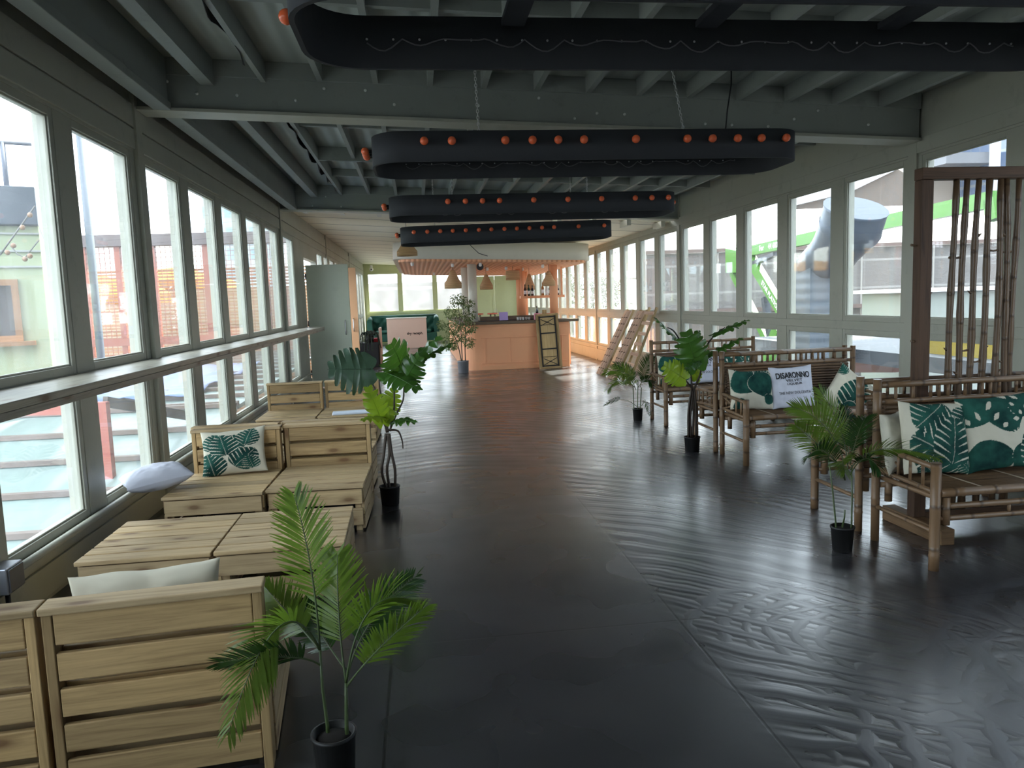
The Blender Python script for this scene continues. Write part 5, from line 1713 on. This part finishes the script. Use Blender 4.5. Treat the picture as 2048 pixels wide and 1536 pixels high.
# tall glass tower, mostly out of frame to the right; it keeps the sun off the near half of the hall
gt = mat('blue glass facade', (0.066, 0.096, 0.156), .12, 0, .8); t = NT(gt)
X_, Y_, Z_ = t.sep(t.co()); f = t.math('LESS_THAN', t.math('FRACT', t.math('DIVIDE', Z_, 3.4)), .1); f2 = t.math('LESS_THAN', t.math('FRACT', t.math('DIVIDE', Y_, 1.5)), .06)
t.base(t.mix(t.math('MAXIMUM', f, f2), (0.072, 0.102, 0.165), (0.150, 0.165, 0.180)))
m_ = MB(); m_.b2(43, 60, -30, 38.0, -3, 95); simple('glass_tower', m_, gt, 'tall blue glass tower off to the right of the yard', 'building')
p, q = at(1992, 300, Y=80), at(2002, 300, Y=80)
m_ = MB(); m_.b2(p.x, q.x, 80, 81, -3, 48); simple('grey_pylon', m_, mat('pale grey cladding', (.30, .31, .34), .5), 'pale grey upright pylon beside the blue glass block', 'pylon')
m_ = MB(); m_.b2(q.x+3, q.x+17, 81.5, 91, -3, 50); simple('blue_glass_block', m_, gt, 'blue glass office block at the upper right corner of the last window', 'building')
# green boom lift
GR = mat('lime green paint', (0.060, 0.186, 0.012), .4)
bm_ = empty('boom_lift', (0, 0, 0)); tag(bm_, 'lime green boom lift standing beyond the right windows', 'boom lift')
XBm = 12.5
def gb(a, c, w_, name='boom', mm=GR, X=XBm):
    m_ = MB(); m_.bar(at(*a, X=X), at(*c, X=X), .22, w_); return m_.build(name, mm, bm_)
o1 = gb((1478, 507), (1990, 398), .36, 'boom')
gb((1494, 505), (1575, 640), .42, 'riser_arm')
gb((1466, 545), (1545, 700), .26, 'lower_link')
o_ = MB(); a = at(1460, 500, X=XBm-.1)
m_ = MB(); p1, p2, p3, p4 = at(1460, 497, X=XBm), at(1493, 503, X=XBm), at(1494, 545, X=XBm), at(1461, 545, X=XBm)
for dx in (-.2, .2):
    for p in (p1, p2, p3, p4): m_.v.append((p.x+dx, p.y, p.z))
for q in ((0, 1, 2, 3), (7, 6, 5, 4), (0, 4, 5, 1), (1, 5, 6, 2), (2, 6, 7, 3), (3, 7, 4, 0)): m_.face(q)
m_.build('knuckle', GR, bm_)
gb((1488, 535), (1552, 508), .14, 'hydraulic_ram', mat('grey ram', (0.105, 0.108, 0.114), .35, .6))
gb((1530, 595), (1545, 700), .2, 'support_ram', mat('grey ram dark', (0.075, 0.081, 0.090), .35, .6))
gb((1540, 700), (1556, 655), .4, 'lower_link')
gb((1985, 397), (1990, 440), .3, 'jib')
gb((1545, 695), (1520, 760), .5, 'riser_arm')
m_ = MB(); p = at(1530, 770, X=XBm); m_.b2(XBm-1.0, XBm+1.0, p.y-1.5, p.y+1.5, -2.7, -1.9); m_.build('chassis', GR, bm_, .05)
for sx_ in (-.9, .9):
    for sy_ in (-1.1, 1.1):
        m_ = MB(); m_.lathe([(.4, -.15), (.45, -.1), (.45, .1), (.4, .15)], (0, 0, 0), 18, True, Matrix.Translation((XBm+sx_, p.y+sy_, -2.55)) @ Matrix.Rotation(R(90), 4, 'Y')); m_.build('wheel', M['pot'], bm_)
def onbar(a, c, f, off=0.):
    A, C = at(*a, X=XBm), at(*c, X=XBm); d = (C-A).normalized(); return A+(C-A)*f, d
def textbar(body, size, f, a, c, name, mirror=1):
    P, d = onbar(a, c, f); d = -d if False else d
    # facing -X: right-hand direction for the viewer is -Y
    n = Vector((-1, 0, 0)); xd = d; yd = n.cross(xd)
    Mx4 = Matrix(((xd.x, yd.x, n.x, P.x-.115), (xd.y, yd.y, n.y, P.y), (xd.z, yd.z, n.z, P.z), (0, 0, 0, 1)))
    text_mesh(name, body, size, M['whitecard'], bm_, Mx4, None, .006)
textbar('For', .26, .165, (1478, 507), (1990, 398), 'boom_lettering')
textbar('44 682 00', .26, .245, (1478, 507), (1990, 398), 'boom_lettering')
textbar('STAR PLATFORMS', .24, .70, (1494, 505), (1575, 640), 'arm_lettering')

# blue grey ventilation ducts
DU = mat('dusty blue duct steel', (0.039, 0.054, 0.075), .4, .3)
def duct(path, rads, label, X):
    m_ = MB(); pts = [at(x, y, X=X) for x, y in path]
    P = []; Rr = []
    for i in range(len(pts)-1):
        for k in range(6):
            t = k/6; P.append(pts[i].lerp(pts[i+1], t)); Rr.append((rads[i]*(1-t)+rads[i+1]*t)*(1.04 if k == 0 else 1))
    P.append(pts[-1]); Rr.append(rads[-1])
    m_.tube(P, Rr, 20)
    return simple('ventilation_duct', m_, DU, label, 'duct', 0, 'curved ventilation ducts outside the right windows')
dw = empty('duct_plenum', (0, 0, 0))
duct([(1712, 415), (1700, 455), (1670, 500), (1628, 535)], [.62, .62, .50, .42], 'big blue grey duct elbow outside the third window from the right', 9.0)
bpy.data.objects.remove(dw)
m_ = MB(); a, c = at(1590, 520, X=9.), at(1652, 800, X=9.)
m_.b2(8.6, 9.6, c.y, a.y, -3, a.z)
o = simple('plant_housing', m_, corrugated('blue grey louvres', (0.066, 0.084, 0.102), .22, 2, .5, .25), 'blue grey louvred plant housing under the big duct', 'plant housing')
m_ = MB(); a1 = at(1700, 470, X=9.0)
duct([(1352, 455), (1350, 475), (1325, 500), (1318, 560), (1318, 640)], [.9, .9, .7, .6, .6], 'farther blue grey duct outside the right windows', 18.0)
# skip, wall, cone
m_ = MB(); a, c = at(1650, 690, X=13), at(1790, 735, X=13)
zc_ = at(1877, 700, X=11).z
pts = [at(1640, 690, X=13), at(1775, 680, X=13), at(1800, 715, X=13), at(1785, 745, X=13), at(1640, 745, X=13)]
for dx in (0, 1.8):
    for p in pts: m_.v.append((13+dx, p.y, p.z))
n = 5; m_.face(range(n)); m_.face(range(2*n-1, n-1, -1))
for i in range(n): j = (i+1) % n; m_.face((i, j, n+j, n+i))
simple('builders_skip', m_, painted('rust orange steel', (0.156, 0.060, 0.036), .7, .2, 2, .3), 'rust orange builders skip in the yard seen under the duct', 'skip')
cn = empty('traffic_cone', (0, 0, 0)); p = at(1877, 700, X=11); cn.location = (11, p.y, p.z-.0); tag(cn, 'orange and white traffic cone in the yard outside the right window', 'traffic cone')
m_ = MB(); m_.lathe([(.15, .03), (.09, .28)], (0, 0, 0), 16); m_.build('cone_lower', mat('cone orange', (0.255, 0.048, 0.012), .5), cn)
m_ = MB(); m_.lathe([(.09, .281), (.06, .43)], (0, 0, 0), 16); m_.build('reflective_band', M['whitecard'], cn)
m_ = MB(); m_.lathe([(.06, .431), (.03, .6)], (0, 0, 0), 16); m_.build('cone_tip', mat('cone orange', (0.255, 0.048, 0.012), .5), cn)
m_ = MB(); m_.b2(-.2, .2, -.2, .2, 0, .03); m_.build('cone_base', M['pot'], cn)
pz = p.z
m_ = MB(); m_.b2(9.8, 12.9, 1, 22, pz-.3, pz-.001)
simple('yard_platform', m_, corrugated('grey decking', (0.048, 0.054, 0.060), .12, 0, .5, .6), 'grey ribbed deck outside the right windows', 'deck')
p, q = at(1835, 585, Y=22), at(2060, 650, Y=22)
m_ = MB(); m_.b2(p.x, q.x, 22, 25, -2.9, p.z); o = simple('site_cabin', m_, mat('pale cabin wall', (.26, .28, .25), .6), 'long pale site cabin seen behind the pole screen', 'cabin', .05)
m_ = MB(); m_.b2(p.x-.3, q.x, 21.7, 25.3, p.z+.001, p.z+.12); m_.build('cabin_roof', mat('white cabin roof', (.6, .6, .6), .5), o)
m_ = MB(); p = at(1930, 735, X=10.5); m_.b2(10.3, 10.7, p.y-1.2, p.y+.8, pz, pz+.35); simple('yellow_barrier', m_, mat('yellow plastic', (0.255, 0.186, 0.012), .5), 'yellow plastic barrier in the yard behind the pole screen', 'barrier')
# trees / red sign far right end
M['tree'] = leaf_mat('street tree green', (0.030, 0.048, 0.015), .3, .7)
for k, (px, X) in enumerate(((1222, 14), (1185, 13), (1140, 12))):
    p = at(px, 560, X=X); o = empty('street_tree', (X, p.y, -3)); tag(o, ['leafy tree beyond the scaffold end, nearest', 'leafy tree beyond the scaffold end, middle', 'leafy tree beyond the scaffold end, farthest'][k], 'tree', 'trees outside the far right windows')
    m_ = MB(); m_.tube([(0, 0, 0), (.1, 0, 2.5), (0, 0, 4.5)], (.15, .12, .06), 8); m_.build('trunk', M['stem'], o)
    m_ = MB(); rnd = random.Random(k)
    for q in range(1500):
        v = Vector((rnd.gauss(0, .6), rnd.gauss(0, .7), 5+rnd.gauss(0, .9))); d = Vector((rnd.uniform(-1, 1), rnd.uniform(-1, 1), rnd.uniform(-1, 1))).normalized()*.16; s = d.cross(Vector((rnd.uniform(-1, 1), .3, 1))).normalized()*.07
        m_.poly([v, v+d*.5+s, v+d, v+d*.5-s])
    m_.build('crown', M['tree'], o)
# sheeting across the far end
m_ = MB(); zz = at(800, 566, Y=45).z
m_.b2(-16, 9, 45, 45.3, -3, zz)
def sheet2():
    m = mat('far sheeting', (0.150, 0.141, 0.135), .7); t = NT(m)
    X, Y, Z = t.sep(t.co()); f = t.math('ABSOLUTE', t.math('SUBTRACT', t.math('FRACT', t.math('DIVIDE', t.math('ADD', Z, 3.2), 1.9)), .5))
    n = t.noise(t.co(), .8, 4)
    t.base(t.mix(t.ramp(f, [(.45, 0), (.465, 1)]), t.mix(n, (0.168, 0.150, 0.138), (0.216, 0.198, 0.186)), (0.285, 0.270, 0.255))); return m
simple('far_hoarding', m_, sheet2(), 'pale sheeted hoarding outside the far end windows', 'hoarding')
